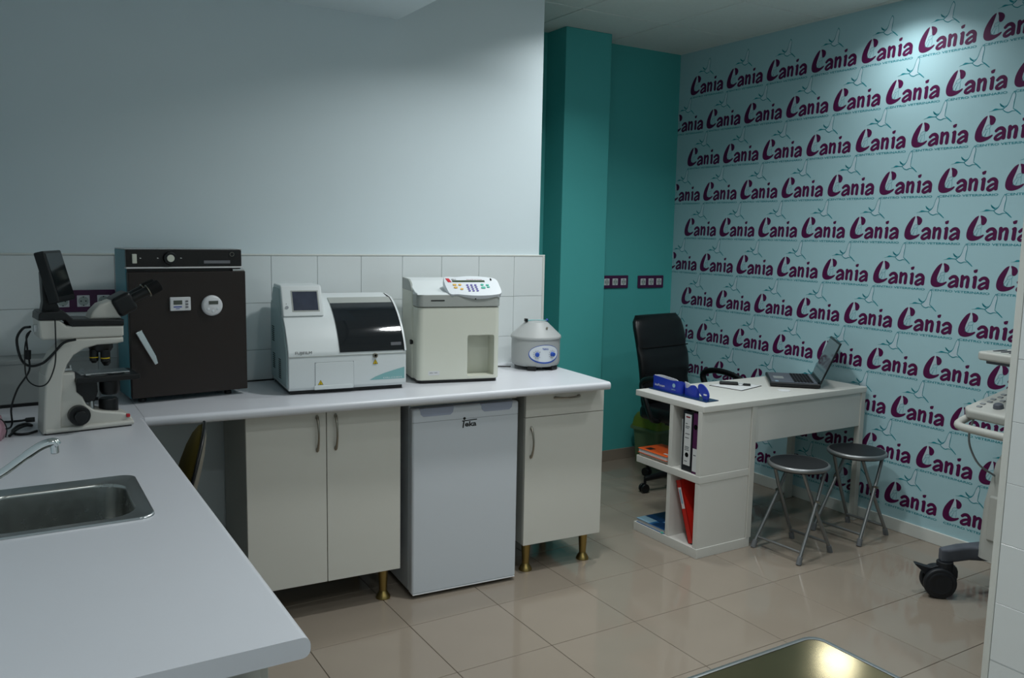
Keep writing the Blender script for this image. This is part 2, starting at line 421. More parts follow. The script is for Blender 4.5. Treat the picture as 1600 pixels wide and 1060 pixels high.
# heron outline
lg.flat(zl([(370, 288), (395, 270), (415, 240), (435, 180), (450, 150), (462, 180), (455, 250), (453, 300), (470, 322), (440, 322), (415, 326), (390, 312)]), 2, z=-0.0001)
for ps, wd in (([(243, 281), (272, 278), (298, 273), (330, 279), (365, 286)], [.0006, .0016, .0068, .0032, .0022]),
               ([(362, 286), (385, 313), (415, 328), (445, 321), (472, 326)], [.0022, .0028, .0034, .0026, .0012]),
               ([(452, 300), (485, 331), (523, 372)], [.002, .0044, .0028]),
               ([(362, 286), (392, 268), (412, 240), (430, 180), (450, 145)], [.0028, .0036, .0022, .0012, .0022]),
               ([(450, 145), (465, 182), (457, 240), (452, 300)], [.003, .0016, .0026, .0016]),
               ([(334, 226), (350, 250), (372, 262), (396, 262)], [.002, .0064, .0024, .0008]),
               ([(338, 236), (360, 262), (380, 276)], [.002, .0036, .0012])):
    lg.stroke(zl(ps), [x*1.2+0.0003 for x in wd], 1, z=0.00012)
# seated pet outline inside the C
for ps in ([(222, 428), (232, 408), (252, 404), (270, 412), (264, 430), (246, 440), (228, 438), (222, 428)], [(226, 440), (206, 470), (196, 492), (218, 502), (232, 476), (244, 452)], [(262, 434), (266, 470), (262, 506)], [(232, 476), (226, 506)]):
    lg.stroke(zl(ps), 0.0013, 1, z=0.00012)
lg.text('CENTRO VETERINARIO', 0.297, 0.0105, T(0.006, -0.0235, 0), 1, bold=0.018)
lme = lg.mesh('logo_print', ['print_purple', 'print_teal', 'print_pale'], 0)
LP, RS = 0.3325, 0.2362
for row in range(11):
    y = 1.487+(0 if row % 2 == 0 else LP/2)
    while y > -1.35:
        o = piece('logo_print', lme, wr, (XR-0.0006, y, 2.507-RS*row)); o.rotation_euler = (PI/2, 0, -PI/2)
        y -= LP
# foreground partition with white tiles
wp = struct('wall_front', S().box(1.806, 1.90, -4.05, -1.48, 0, CEIL), 'wall_paint', 'short white partition wall with tiled face beside the ultrasound machine', 'wall', 0)
S().box(1.801, 1.806, -3.1, -1.499, 0, 2.2).build('tile_bed', 'wall_grout', wp, 0)
ptm = S().box(1.795, 1.802, -0.1, 0.1-0.0013, -0.1, 0.1-0.0013, b=0.0006, seg=1).mesh('wall_tile', 'wall_tile', 0)
for c in range(5):
    for r in range(11): piece('wall_tile', ptm, wp, (0, -1.5005-0.2*(c+0.5), -0.007+0.2*(r+0.5)+0.007*(r == 0)))
S().box(1.792, 1.90, -1.500, -1.478, 0, 2.4, b=0.004).build('tile_trim', 'skirting_white', wp)
# unseen sides of the room
struct('wall_left', S().box(-1.25, -1.135, -4.05, YB, 0, CEIL), 'wall_paint', 'pale painted wall beside the sink worktop', 'wall', 0)
struct('wall_rear', S().box(-1.25, 3.25, -4.15, -4.05, 0, CEIL), 'wall_paint', 'pale painted rear wall of the room', 'wall', 0)

# ceiling downlights
for n, (x, y, pw) in enumerate(LAMPS):
    t = thing('downlight', ['round recessed downlight above the lab devices', 'round recessed downlight in front of the wallpaper', 'round recessed downlight above the sink worktop end', 'round recessed downlight beside the tiled partition', 'round recessed downlight by the rear wall', 'round recessed downlight above the worktop end', 'round recessed downlight above the glossy floor before the desk'][n], 'lamp', (x, y, CEIL))
    S().lathe([(0.10, -0.001), (0.125, -0.001), (0.127, -0.006), (0.118, -0.010), (0.10, -0.008)], 40).build('frame', 'lamp_housing', t, 40)
    S().lathe([(0, -0.003), (0.10, -0.003), (0.10, -0.001), (0, -0.001)], 40).build('diffuser', 'lamp_diffuser', t, 40)
    ld = bpy.data.lights.new('lamp_light', 'AREA'); ld.shape = 'DISK'; ld.size = 0.19; ld.energy = pw; ld.color = LAMP_COLOR; ld.spread = LAMP_SPREAD
    lo = bpy.data.objects.new('lamp_light', ld); COL.objects.link(lo); lo.parent = t; lo.location = (0, 0, -0.012)

# ================================================================== WORKTOPS AND CABINETS
WT, WTH = 0.89, 0.036
def yfront(x): return 0.148-0.0699*(x-0.48)
# back worktop
t = bmesh.new(); pl = [(-0.508, yfront(-0.508)), (1.437, yfront(1.437)), (1.478, YB-0.0125), (-0.508, YB-0.0125)]
A = [t.verts.new((*p, WT-WTH)) for p in pl]; B = [t.verts.new((*p, WT)) for p in pl]
t.faces.new(A[::-1]); t.faces.new(B)
for i in range(4): t.faces.new((A[i], A[(i+1) % 4], B[(i+1) % 4], B[i]))
t.edges.ensure_lookup_table()
fr = [e for e in t.edges if set(e.verts) in ({A[0], A[1]}, {B[0], B[1]})]
en = [e for e in t.edges if set(e.verts) in ({A[1], A[2]}, {B[1], B[2]}, {A[1], B[1]})]
bmesh.ops.bevel(t, geom=fr, offset=0.015, segments=5, affect='EDGES', profile=0.5)
tag(S().merge(t).build('worktop', 'laminate'), 'white laminate worktop against the tiled wall carrying the lab devices', 'worktop')
# sink worktop
t = bmesh.new(); x0, x1, y0, y1 = -1.132, -0.510, -1.612, YB-0.0125
bmesh.ops.create_cube(t, size=1)
for v in t.verts: v.co = Vector(((x0+x1)/2+v.co.x*(x1-x0), (y0+y1)/2+v.co.y*(y1-y0), WT-WTH/2+v.co.z*WTH))
es = [e for e in t.edges if all(abs(v.co.x-x1) < 1e-5 for v in e.verts) and abs(e.verts[0].co.y-e.verts[1].co.y) > 0.1]
bmesh.ops.bevel(t, geom=es, offset=0.014, segments=5, affect='EDGES', profile=0.5)
wt2 = S().merge(t).build('worktop', 'laminate')
tag(wt2, 'white laminate worktop holding the steel sink and microscope', 'worktop')
SX0, SX1, SY0, SY1 = -1.045, -0.635, -0.885, -0.505
boolean(wt2, S().prism(rrect(SX0+0.012, SX1-0.012, SY0+0.012, SY1-0.012, 0.03), WT-0.2, WT+0.1))
bm_ = bmesh.new(); bm_.from_mesh(wt2.data); x_ = S().box(-0.5240, -0.5092, 0.2195, YB-0.0125, WT-WTH, WT).mesh('t', 'laminate', 0); bm_.from_mesh(x_); bm_.to_mesh(wt2.data); bm_.free(); bpy.data.meshes.remove(x_); soften(wt2.data, 35)
# sink
t = thing('sink', 'stainless steel inset sink in the white worktop', 'sink', (0, 0, 0))
rings = []
def ring(x0, x1, y0, y1, r, z): return [(x, y, z) for x, y in rrect(x0, x1, y0, y1, r, 6)]
bx0, bx1, by0, by1 = -0.985, -0.672, -0.842, -0.556
S().loft([ring(SX0, SX1, SY0, SY1, 0.035, WT+0.0005), ring(SX0+0.001, SX1-0.001, SY0+0.001, SY1-0.001, 0.035, WT+0.005), ring(SX0+0.006, SX1-0.006, SY0+0.006, SY1-0.006, 0.032, WT+0.006),
         ring(SX0+0.02, SX1-0.02, SY0+0.02, SY1-0.02, 0.03, WT+0.002), ring(bx0-0.006, bx1+0.006, by0-0.006, by1+0.006, 0.07, WT+0.001)], cap=False).build('rim', 'steel_rim', t, 50)
S().loft([ring(bx0-0.006, bx1+0.006, by0-0.006, by1+0.006, 0.07, WT+0.001), ring(bx0, bx1, by0, by1, 0.066, WT-0.006), ring(bx0+0.006, bx1-0.006, by0+0.006, by1-0.006, 0.06, WT-0.10), ring(bx0+0.02, bx1-0.02, by0+0.02, by1-0.02, 0.05, WT-0.135), ring(bx0+0.06, bx1-0.06, by0+0.06, by1-0.06, 0.03, WT-0.142)][::-1], cap=False).prism(rrect(bx0+0.06, bx1-0.06, by0+0.06, by1-0.06, 0.03, 6), WT-0.1435, WT-0.142).build('basin', 'steel', t, 50)
S().lathe([(0.0, 0.002), (0.03, 0.002), (0.034, 0.004), (0.04, 0.0005)], 24, X=T(-0.83, -0.70, WT-0.142)).build('drain', 'chrome', t)
# faucet
t = thing('faucet', 'chrome mixer faucet with a long swivel spout over the sink', 'faucet', (-1.088, -0.69, WT))
S().lathe([(0, 0), (0.026, 0), (0.026, 0.008), (0.02, 0.014), (0.02, 0.075), (0.016, 0.085), (0, 0.085)], 24).build('body', 'chrome', t)
S().tube(catmull([(0.0, 0, 0.034), (0.06, 0, 0.048), (0.149, 0, 0.092), (0.20, 0, 0.127), (0.235, 0, 0.149), (0.260, 0, 0.155), (0.268, 0, 0.147)], 6), [0.0095]*19+[0.0105]*18, 14).build('spout', 'chrome', t, 60)
S().cyl((0.261, 0, 0.152), (0.262, 0, 0.128), 0.0095, n=16, b=0.002).build('aerator', 'chrome', t)
S().tube(catmull([(0, 0, 0.085), (-0.01, 0, 0.105), (0.01, 0, 0.13), (0.05, 0.0, 0.15)], 5), 0.006, 10).build('lever', 'chrome', t)

def bow_handle(name, parent, p, length, vertical=True):
    s = S(); n = 12; pts = []; rad = []
    for i in range(n+1):
        a = i/n; h = 0.004+0.022*math.sin(PI*a)**0.75; q = (a-0.5)*length
        pts.append((0, -h, q) if vertical else (q, -h, 0)); rad.append(0.0042+0.0022*abs(2*a-1)**3)
    s.tube(pts, rad, 8)
    for e in (-0.5, 0.5):
        c = (0, -0.001, e*length*0.97) if vertical else (e*length*0.97, -0.001, 0)
        s.ball(c, 0.0085, sc=(0.75, 0.5, 1.2) if vertical else (1.2, 0.5, 0.75), n=12)
    o = s.build(name, 'nickel', parent, 60); o.location = p; return o
LEG = [(0, 0.0), (0.031, 0.0), (0.031, 0.006), (0.026, 0.016), (0.0165, 0.03), (0.0165, 0.036), (0.022, 0.135), (0.024, 0.1425), (0, 0.1425)]
def cabinet_legs(t, w, d=0.44):
    me = S().lathe(LEG, 24).mesh('leg', 'gold_leg', 40)
    for x in (0.05, w-0.055):
        for y in (0.062, d): piece('leg', me, t, (x, y, 0))
CROT = -0.0559
# double-door cabinet
t = thing('base_cabinet', 'white double-door base cabinet on brass legs left of the fridge', 'cabinet', (-0.153, 0.270, 0), CROT)
W = 0.622
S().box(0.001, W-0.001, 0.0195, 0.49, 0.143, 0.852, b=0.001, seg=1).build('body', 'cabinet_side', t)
for xa, xb, hx in ((0.001, 0.3095, 0.2735), (0.3125, W-0.001, 0.3475)):
    d = S().box(xa, xb, 0, 0.018, 0.142, 0.848, b=0.0012, seg=1).build('door', 'cabinet_white', t); bow_handle('handle', d, (hx, 0, 0.757), 0.135)
cabinet_legs(t, W)
# drawer cabinet
t = thing('base_cabinet', 'narrow white cabinet with one drawer on brass legs right of the fridge', 'cabinet', (1.057, 0.202, 0), CROT)
W = 0.42
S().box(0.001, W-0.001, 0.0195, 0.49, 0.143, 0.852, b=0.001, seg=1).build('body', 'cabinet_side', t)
d = S().box(0.001, W-0.001, 0, 0.018, 0.738, 0.848, b=0.0012, seg=1).build('drawer', 'cabinet_white', t); bow_handle('handle', d, (0.215, 0, 0.818), 0.13, False)
d = S().box(0.001, W-0.001, 0, 0.018, 0.142, 0.7355, b=0.0012, seg=1).build('door', 'cabinet_white', t); bow_handle('handle', d, (0.03, 0, 0.622), 0.135)
cabinet_legs(t, W)
# cabinet under the sink worktop end
t = thing('base_cabinet', 'white base cabinet under the sink worktop end', 'cabinet', (-1.10, -1.575, 0))
S().box(0, 0.535, 0.019, 0.62, 0.1, 0.852, b=0.001, seg=1).build('body', 'cabinet_white', t)
d = S().box(0.0, 0.517, 0, 0.018, 0.1, 0.848, b=0.0012, seg=1).build('door', 'cabinet_white', t)
S().lathe([(0, 0), (0.006, 0), (0.006, 0.01), (0.013, 0.016), (0.013, 0.022), (0, 0.025)], 20, X=T(0.479, 0, 0.822) @ RX(PI/2)).build('knob', 'black_plastic', d)
S().box(0.02, 0.53, 0.06, 0.6, 0, 0.1).build('plinth', 'cabinet_side', t)

# ------------------------------------------------------------------ fridge
t = thing('fridge', 'small white undercounter fridge between the two cabinets', 'fridge', (0.511, 0.214, 0), -0.068)
W = 0.497
S().box(0.004, W-0.004, 0.056, 0.49, 0.018, 0.832, b=0.006).build('body', 'fridge_white', t)
S().box(0.0, W, 0.02, 0.495, 0.832, 0.851, b=0.005).build('top_plate', 'fridge_cream', t)
d = S().box(0, W, 0, 0.048, 0.017, 0.824, b=0.011, seg=4).build('door', 'fridge_white', t)
S().box(0.008, W-0.008, 0.047, 0.057, 0.025, 0.82).build('gasket', 'gasket', t)
for xa, xb in ((0.032, 0.186), (0.312, 0.466)):
    pr = [(xa, 0.8245), (xb, 0.8245), (xb-0.004, 0.80), (xb-0.016, 0.789), (xa+0.016, 0.789), (xa+0.004, 0.80)]
    S().prism(pr, -0.0012, 0.012, 'y', bevel=0.001, seg=1).build('grip', 'fridge_grip', d)
S().box(0.002, W-0.002, -0.0006, 0.02, 0.7655, 0.767).build('seam', 'gasket', d, 0)
S().box(0.004, W-0.004, -0.001, 0.02, 0.017, 0.021, b=0.001, seg=1).build('kick_strip', 'paper', d)
l = S(); X0 = T(0.224, -0.0008, 0.732) @ UPRIGHT
l.text('eka', 0.054, 0.0215, X0 @ T(0.0135, 0, 0), bold=0.03).stroke([(0.0, 0.0245), (0.070, 0.0275)], 0.0042, X=X0, smooth=False).stroke([(0.0085, 0.024), (0.005, -0.003)], 0.006, X=X0, smooth=False)
l.flat([(0.011+0.0062*math.cos(a), 0.035+0.0062*math.sin(a)) for a in (2*PI*i/16 for i in range(16))], X=X0)
l.build('logo', 'black_print', d, 0)
for x in (0.04, W-0.04): 
    for y in (0.08, 0.44): S().cyl((x, y, 0), (x, y, 0.02), 0.016, n=16).build('foot', 'black_plastic', t)

# ------------------------------------------------------------------ olive task chair in the knee space (faces -x)
t = thing('task_chair', 'olive upholstered task chair tucked under the sink worktop', 'chair', (-0.628, 0.045, 0), -0.20)
XB_ = T(0.228, 0, 0.705) @ RY(math.radians(15))
def outline(k, x, n=40): return [(x, 0.185*k*math.copysign(abs(math.cos(a))**0.8, math.cos(a)), 0.195*k*math.copysign(abs(math.sin(a))**0.8, math.sin(a))) for a in (2*PI*i/n for i in range(n))]
def dome(depth, x0): return [outline(math.cos(PI/2*q*0.97), x0+depth*math.sin(PI/2*q)) for q in (0, 0.2, 0.4, 0.6, 0.8, 1.0)]
S().loft(dome(-0.048, 0.0), X=XB_).build('back_cushion', 'chair_olive', t, 60)
S().loft(dome(0.026, 0.0), X=XB_).build('back_shell', 'chair_shell', t, 60)
S().tube(outline(1.02, 0.0), 0.006, 8, closed=True, X=XB_).build('back_edging', 'black_plastic', t, 60)
S().box(-0.22, 0.17, -0.21, 0.21, 0.41, 0.47, b=0.025, seg=3).build('seat', 'chair_olive', t)
S().tube(catmull([(0.0, 0, 0.40), (0.14, 0, 0.385), (0.222, 0, 0.44), (0.245, 0, 0.60)], 5), 0.014, 8, sy=1.6).build('back_bar', 'black_plastic', t)
S().cyl((0, 0, 0.07), (0, 0, 0.41), 0.025).build('column', 'black_plastic', t)
for i in range(5):
    a = 2*PI*i/5+0.3; p = (0.26*math.cos(a), 0.26*math.sin(a))
    S().tube([(0.02*math.cos(a), 0.02*math.sin(a), 0.09), (p[0]*0.6, p[1]*0.6, 0.08), (*p, 0.062)], [0.02, 0.016, 0.012], 8).build('base_arm', 'black_plastic', t)
    S().cyl((p[0]-0.018*math.sin(a), p[1]+0.018*math.cos(a), 0.026), (p[0]+0.018*math.sin(a), p[1]-0.018*math.cos(a), 0.026), 0.026, n=16, b=0.004).cyl((*p, 0.03), (*p, 0.065), 0.008, n=10).build('caster', 'black_plastic', t)

# ================================================================== DEVICES ON THE WORKTOPS
# ------------------------------------------------------------------ incubator
IB, IR = (-0.514, 0.470, WT), math.radians(5.2)
t = thing('incubator', 'brown-doored laboratory incubator with teal metal casing', 'incubator', IB, IR)
S().box(-0.002, 0.427, 0.031, 0.205, 0.018, 0.578, b=0.004).build('casing', 'incubator_teal', t)
S().box(-0.004, 0.430, 0.028, 0.19, 0.5775, 0.5815, b=0.001, seg=1).build('top_rim', 'alu', t)
p = S().box(-0.002, 0.424, 0.012, 0.032, 0.514, 0.577, b=0.002, seg=1).build('control_panel', 'incubator_panel', t)
S().box(-0.004, 0.428, 0.008, 0.032, 0.5075, 0.5135, b=0.001, seg=1).build('trim_strip', 'paper', t)
S().box(0.002, 0.42, 0.022, 0.032, 0.495, 0.508).build('recess', 'incubator_panel', t, 0)
S().box(0.018, 0.034, 0.006, 0.014, 0.527, 0.562, b=0.002).build('rocker_switch', 'device_cream', p)
k = S().cyl((0.151, 0.012, 0.546), (0.151, -0.002, 0.546), 0.025, 0.023, n=32, b=0.002).build('dial', 'black_plastic', p)
S().cyl((0.151, -0.002, 0.546), (0.151, -0.006, 0.546), 0.0135, n=24, b=0.001).build('dial_cap', 'device_cream', k)
for x in (0.045, 0.106, 0.19): S().flat([(x, 0.544), (x+0.007, 0.546), (x, 0.549)], X=T(0, 0.0115, 0) @ UPRIGHT).build('mark', 'paper', p, 0)
S().box(0.255, 0.418, 0.011, 0.013, 0.519, 0.5385).build('window', 'black_plastic', p, 0)
S().box(0.277, 0.378, 0.0095, 0.0115, 0.5255, 0.537).build('name_plate', 'print_grey', p, 0)
S().box(0.373, 0.404, 0.0105, 0.0125, 0.549, 0.573).build('badge', 'black_plastic', p, 0)
S().lathe([(0.0085, 0), (0.0085, 0.001), (0.0072, 0.001), (0.0072, 0)], 20, X=T(0.386, 0.0105, 0.561) @ RX(PI/2)).build('badge_ring', 'nickel', p)
d = S().box(0, 0.434, 0, 0.03, 0.022, 0.495, b=0.002, seg=1).build('door', 'incubator_brown', t)
h = S().cyl((0.028, 0, 0.268), (0.028, -0.022, 0.268), 0.011, n=20, b=0.002)
h.prism([(-0.012, 0.012), (0.012, 0.012), (0.0105, -0.10), (0.004, -0.128), (-0.009, -0.128)], -0.03, -0.02, 'y', bevel=0.0025, X=T(0.028, 0, 0.268) @ RY(-0.46))
h.build('handle', 'chrome', d)
S().box(0.385, 0.432, 0.004, 0.03, 0.494, 0.503, b=0.002, seg=1).build('hinge', 'alu', t)
for x in (0.045, 0.37):
    for y in (0.05, 0.18): S().cyl((x, y, 0), (x, y, 0.012), 0.014, n=16, b=0.002).cyl((x, y, 0.01), (x, y, 0.022), 0.008, n=12).build('foot', 'black_plastic', t)
# timers on the incubator door
c = at(IB, IR, (0.1795, -0.0005, 0.3735)); t = thing('timer', 'small rectangular white timer on the incubator door', 'timer', c, IR)
S().box(-0.038, 0.038, -0.012, 0, -0.026, 0.026, b=0.003).build('case', 'socket_white', t)
S().box(-0.026, 0.006, -0.0128, -0.011, -0.002, 0.014).build('display', 'lcd_grey', t, 0)
for z in (0.010, -0.001, -0.012): S().box(0.018, 0.028, -0.0145, -0.011, z-0.003, z+0.003, b=0.001, seg=1).build('button', 'print_grey', t)
S().box(-0.026, 0.004, -0.0125, -0.011, -0.013, -0.0085).box(-0.018, -0.004, -0.0125, -0.011, -0.019, -0.0165).build('lettering', 'magnet_blue', t, 0)
c = at(IB, IR, (0.2985, -0.0005, 0.363)); t = thing('timer', 'round white timer on the incubator door', 'timer', c, IR)
S().lathe([(0, 0), (0.038, 0), (0.0405, 0.004), (0.039, 0.012), (0.032, 0.017), (0, 0.019)], 36, X=RX(PI/2)).build('case', 'socket_white', t)
S().box(-0.015, 0.02, -0.0195, -0.016, 0.006, 0.019).build('display', 'lcd_grey', t, 0)
for x, z in ((-0.018, -0.012), (0.0, -0.021), (0.018, -0.012)): S().lathe([(0, 0.003), (0.005, 0.002), (0.006, 0)], 16, X=T(x, -0.0165, z) @ RX(PI/2)).build('button', 'keypad_white', t)

# ------------------------------------------------------------------ dry chemistry analyser
t = thing('chemistry_analyser', 'white chemistry analyser with dark curved cover and touch screen', 'analyser', (0.047, 0.393, WT), math.radians(-5.9))
W, DP = 0.495, 0.372
def curve_y(z):              # front curve: depth of the front at height z
    if z <= 0.158: return 0.0
    q = min(1, (z-0.158)/(0.385-0.158)); return 0.225*(1-math.sqrt(max(0, 1-q*q)))+0.075*q
prof = [(0.012, 0.016), (0.0, 0.03), (0.0, 0.158)]+[(curve_y(0.158+0.227*i/14), 0.158+0.227*i/14) for i in range(1, 15)]+[(DP-0.02, 0.385), (DP, 0.36), (DP, 0.016)]
S().prism(prof, 0.004, W, 'x', bevel=0.004, caps_only=True).build('housing', 'device_white', t, 30)
ins = [(0.018, 0.03), (0.016, 0.155)]+[(curve_y(0.158+0.2*i/10)+0.018, 0.155+0.2*i/10) for i in range(1, 11)]+[(DP-0.03, 0.36), (DP-0.012, 0.34), (DP-0.012, 0.03)]
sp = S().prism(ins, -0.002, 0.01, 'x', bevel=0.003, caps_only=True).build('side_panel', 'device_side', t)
vm = S().box(-0.003, 0.002, -0.024, 0.024, -0.0018, 0.0018).mesh('vent_slot', 'dark_gap', 0)
for yc, z0, n in ((0.30, 0.19, 8), (0.29, 0.075, 8), (0.155, 0.05, 10)):
    for i in range(n): piece('vent_slot', vm, sp, (0.0, yc, z0+0.0085*i))
S().box(0.012, W-0.012, 0.02, DP-0.01, 0.0, 0.018).build('base', 'black_plastic', t)
S().box(0.004, W, -0.002, 0.0, 0.153, 0.1555).build('edge_line', 'device_grey', t, 0)
# screen head
hp = [(0.12, 0.29), (0.098, 0.312), (0.150, 0.426), (0.165, 0.434), (0.30, 0.434), (0.34, 0.39), (0.34, 0.29)]
hd = S().prism(hp, 0.002, 0.172, 'x', bevel=0.008, seg=3, caps_only=True).build('screen_head', 'device_white', t)
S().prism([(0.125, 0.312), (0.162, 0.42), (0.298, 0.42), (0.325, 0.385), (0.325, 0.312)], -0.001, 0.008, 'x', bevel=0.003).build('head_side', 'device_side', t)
ang = math.atan2(0.150-0.098, 0.426-0.312)
XS = T(0, 0.098, 0.312) @ RX(-ang)            # local z runs up the sloping screen face
S().box(0.048, 0.15, -0.002, 0.004, 0.022, 0.105, b=0.001, seg=1, X=XS).build('touch_screen', 'screen_dark', hd)
S().box(0.042, 0.156, -0.001, 0.004, 0.016, 0.111, b=0.002, X=XS).build('bezel', 'device_grey', hd)
S().lathe([(0.007, 0), (0.007, 0.002), (0.0045, 0.0015), (0.0, 0.002)], 20, X=XS @ T(0.022, 0, 0.036) @ RX(PI/2)).build('power_button', 'gasket', hd)
S().cyl((0.021, 0.0, 0.052), (0.021, -0.0012, 0.052), 0.0015, n=8, X=XS).build('indicator', 'black_plastic', hd)
# smoked cover follows the curve
zs = [0.166+0.185*i/14 for i in range(15)]
def strip(xa, xb, zz, off, th, sag=0.0):
    R = []
    for z in zz:
        y = curve_y(z); dz = 0.004; ny = (curve_y(z+dz)-curve_y(z))/dz; nn = Vector((0, -1, ny)).normalized()
        R.append(([Vector((xa, y, z))+nn*off, Vector((xb, y, z))+nn*off, Vector((xb, y, z))+nn*(off-th), Vector((xa, y, z))+nn*(off-th)]))
    return R
S().loft(strip(0.212, 0.487, zs, 0.004, 0.005)).build('cover', 'smoke_cover', t, 40)
S().loft(strip(0.4875, 0.4955, [0.163+0.222*i/16 for i in range(17)], 0.005, 0.008)).build('cover_edge', 'device_white', t, 40)
S().loft(strip(0.4845, 0.4875, [0.163+0.222*i/16 for i in range(17)], 0.0048, 0.006)).build('cover_seal', 'dark_gap', t, 40)
S().loft(strip(0.212, 0.484, [0.352+0.020*i/4 for i in range(5)], 0.0035, 0.004)).build('cover_hinge', 'device_grey', t, 40)
S().box(0.43, 0.475, curve_y(0.19)-0.0058, curve_y(0.19), 0.176, 0.199, X=T(0, 0, 0)).build('cover_label', 'print_grey', t, 0)
S().text('FUJIFILM', 0.066, 0.0115, T(0.032, curve_y(0.166)-0.0030, 0.1655) @ RX(PI/2-0.33), bold=0.0).build('logo', 'black_print', t, 0)
S().prism(rrect(0.11, 0.268, 0.018, 0.128, 0.006), -0.0022, 0.002, 'y', bevel=0.001, seg=1).build('front_hatch', 'device_white', t)
S().prism([(0.1085, 0.0165), (0.1085, 0.1295), (0.2695, 0.1295), (0.2695, 0.0165)], -0.0006, 0.002, 'y').build('hatch_gap', 'gasket', t, 0)
S().box(0.105, 0.26, -0.004, -0.001, 0.018, 0.034, b=0.001, seg=1).build('hatch_lip', 'device_white', t)
S().cyl((0.36, 0.0, 0.148), (0.36, -0.006, 0.148), 0.0105, n=24, b=0.001).build('lock', 'nickel', t)
S().cyl((0.36, -0.006, 0.148), (0.36, -0.007, 0.148), 0.005, n=16).build('key_slot', 'dark_gap', t)
for x, z in ((0.36, 0.112), (0.131, 0.037)):
    X0 = T(x, -0.0026, z) @ UPRIGHT
    g = S().flat([(-0.0115, 0), (0.0115, 0), (0, 0.021)], X=X0).flat([(-0.0095, 0.0012), (0.0095, 0.0012), (0, 0.0185)], 1, X=X0, z=0.0002)
    g.stroke([(0, 0.0065), (0, 0.0125)], 0.002, 0, X0, 0.0004, False).stroke([(-0.003, 0.0035), (0.003, 0.0035)], 0.002, 0, X0, 0.0004, False).build('warning_sign', ['black_print', 'warn_yellow'], t, 0)
S().flat([(0.335, 0.045), (0.36, 0.058), (0.40, 0.072), (0.45, 0.085), (0.487, 0.094), (0.487, 0.045)], X=T(0, -0.0006, 0) @ UPRIGHT).build('swoosh_print', 'swoosh_teal', t, 0)
S().text('DRI-CHEM', 0.08, 0.006, T(0.395, -0.0009, 0.0485) @ UPRIGHT, bold=0.0).build('model_print', 'device_white', t, 0)

# ------------------------------------------------------------------ blood cell counter
t = thing('blood_counter', 'cream blood cell counter with keypad and sample niche', 'analyser', (0.616, 0.408, WT), math.radians(-12.5))
W, DP = 0.383, 0.30
prof = rrect(0.006, W, 0.0, DP, 0.028, 6)
body = S().prism(prof, 0.014, 0.337, 'z', bevel=0.006, seg=3, caps_only=True).build('housing', 'device_cream', t)
boolean(body, S().box(0.232, 0.356, -0.05, 0.105, 0.028, 0.212, b=0.008, seg=2))
S().prism(rrect(0.012, W-0.006, 0.008, DP-0.006, 0.026, 6), 0.0, 0.016, 'z').build('base', 'black_plastic', t)
S().prism(rrect(0.0, W+0.002, 0.09, DP+0.004, 0.012, 4), 0.012, 0.41, 'z', bevel=0.004, caps_only=True).build('rear_housing', 'device_cream', t)
S().prism(rrect(0.004, W+0.002, -0.004, 0.12, 0.03, 6), 0.339, 0.392, 'z', bevel=0.003, caps_only=True).build('upper_band', 'device_grey', t)
tp = [(-0.003, 0.392), (0.012, 0.399), (0.05, 0.402), (0.10, 0.415), (0.14, 0.438), (0.17, 0.450), (0.30, 0.452), (0.304, 0.44), (0.304, 0.40), (0.1, 0.385)]
S().prism(tp, 0.004, 0.165, 'x', bevel=0.004, caps_only=True).build('printer_lid', 'device_white', t)
S().prism([(0.09, 0.40), (0.13, 0.437), (0.17, 0.4515), (0.304, 0.4535), (0.304, 0.40)], -0.001, 0.010, 'x', bevel=0.003, caps_only=True).build('side_cheek', 'device_grey', t)
S().prism([(0.12, 0.39), (0.15, 0.444), (0.17, 0.450), (0.302, 0.452), (0.302, 0.39)], 0.16, W+0.002, 'x', bevel=0.004, caps_only=True).build('rear_lid', 'device_white', t)
ka = math.radians(38); XK = T(0.146, -0.008, 0.388) @ RX(ka)
kp = [(0.0, 0.012), (0.04, 0.004), (0.12, -0.006), (0.20, -0.002), (0.24, 0.012), (0.243, 0.06), (0.235, 0.105), (0.19, 0.119), (0.12, 0.126), (0.05, 0.119), (-0.006, 0.112)]
kb = S().prism([(p.x, p.y) for p in catmull([(*q, 0) for q in kp], 4, True)], -0.022, 0.006, 'z', bevel=0.002, seg=1, X=XK).build('keypad', 'keypad_white', t)
S().box(0.028, 0.178, 0.083, 0.094, 0.0055, 0.0075, X=XK).build('display', 'lcd_green', kb, 0)
S().prism([(0.008, 0.082), (0.024, 0.082), (0.016, 0.107), (0.000, 0.107)], 0.005, 0.0075, 'z', X=XK).build('red_badge', 'button_red', kb, 0)
S().text('abc', 0.022, 0.008, XK @ T(0.026, 0.0975, 0.0066)).build('logo', 'black_print', kb, 0)
S().text('Animal Blood Counter', 0.075, 0.0055, XK @ T(0.095, 0.0975, 0.0066)).build('model_print', 'print_red', kb, 0)
def key(x, y, m, w_=0.011, h_=0.007): S().prism(rrect(x-w_/2, x+w_/2, y-h_/2, y+h_/2, h_*0.45, 3), 0.005, 0.009, 'z', X=XK).build('key', m, kb, 0)
for r in range(4):
    for c in range(3): key(0.092+c*0.0185+0.001*r, 0.062-r*0.0125, 'button_purple')
for x, y, a, b in ((0.034, 0.064, 0.017, 0.009), (0.058, 0.064, 0.014, 0.009), (0.036, 0.046, 0.017, 0.010), (0.062, 0.036, 0.014, 0.010)): key(x, y, 'button_yellow', a, b)
for x, y, a, b in ((0.161, 0.064, 0.014, 0.010), (0.185, 0.062, 0.014, 0.008), (0.163, 0.045, 0.02, 0.012), (0.187, 0.049, 0.014, 0.008)): key(x, y, 'button_green', a, b)
S().box(0.206, 0.212, 0.094, 0.104, 0.005, 0.010, X=XK).build('contrast_slot', 'dark_gap', kb, 0)
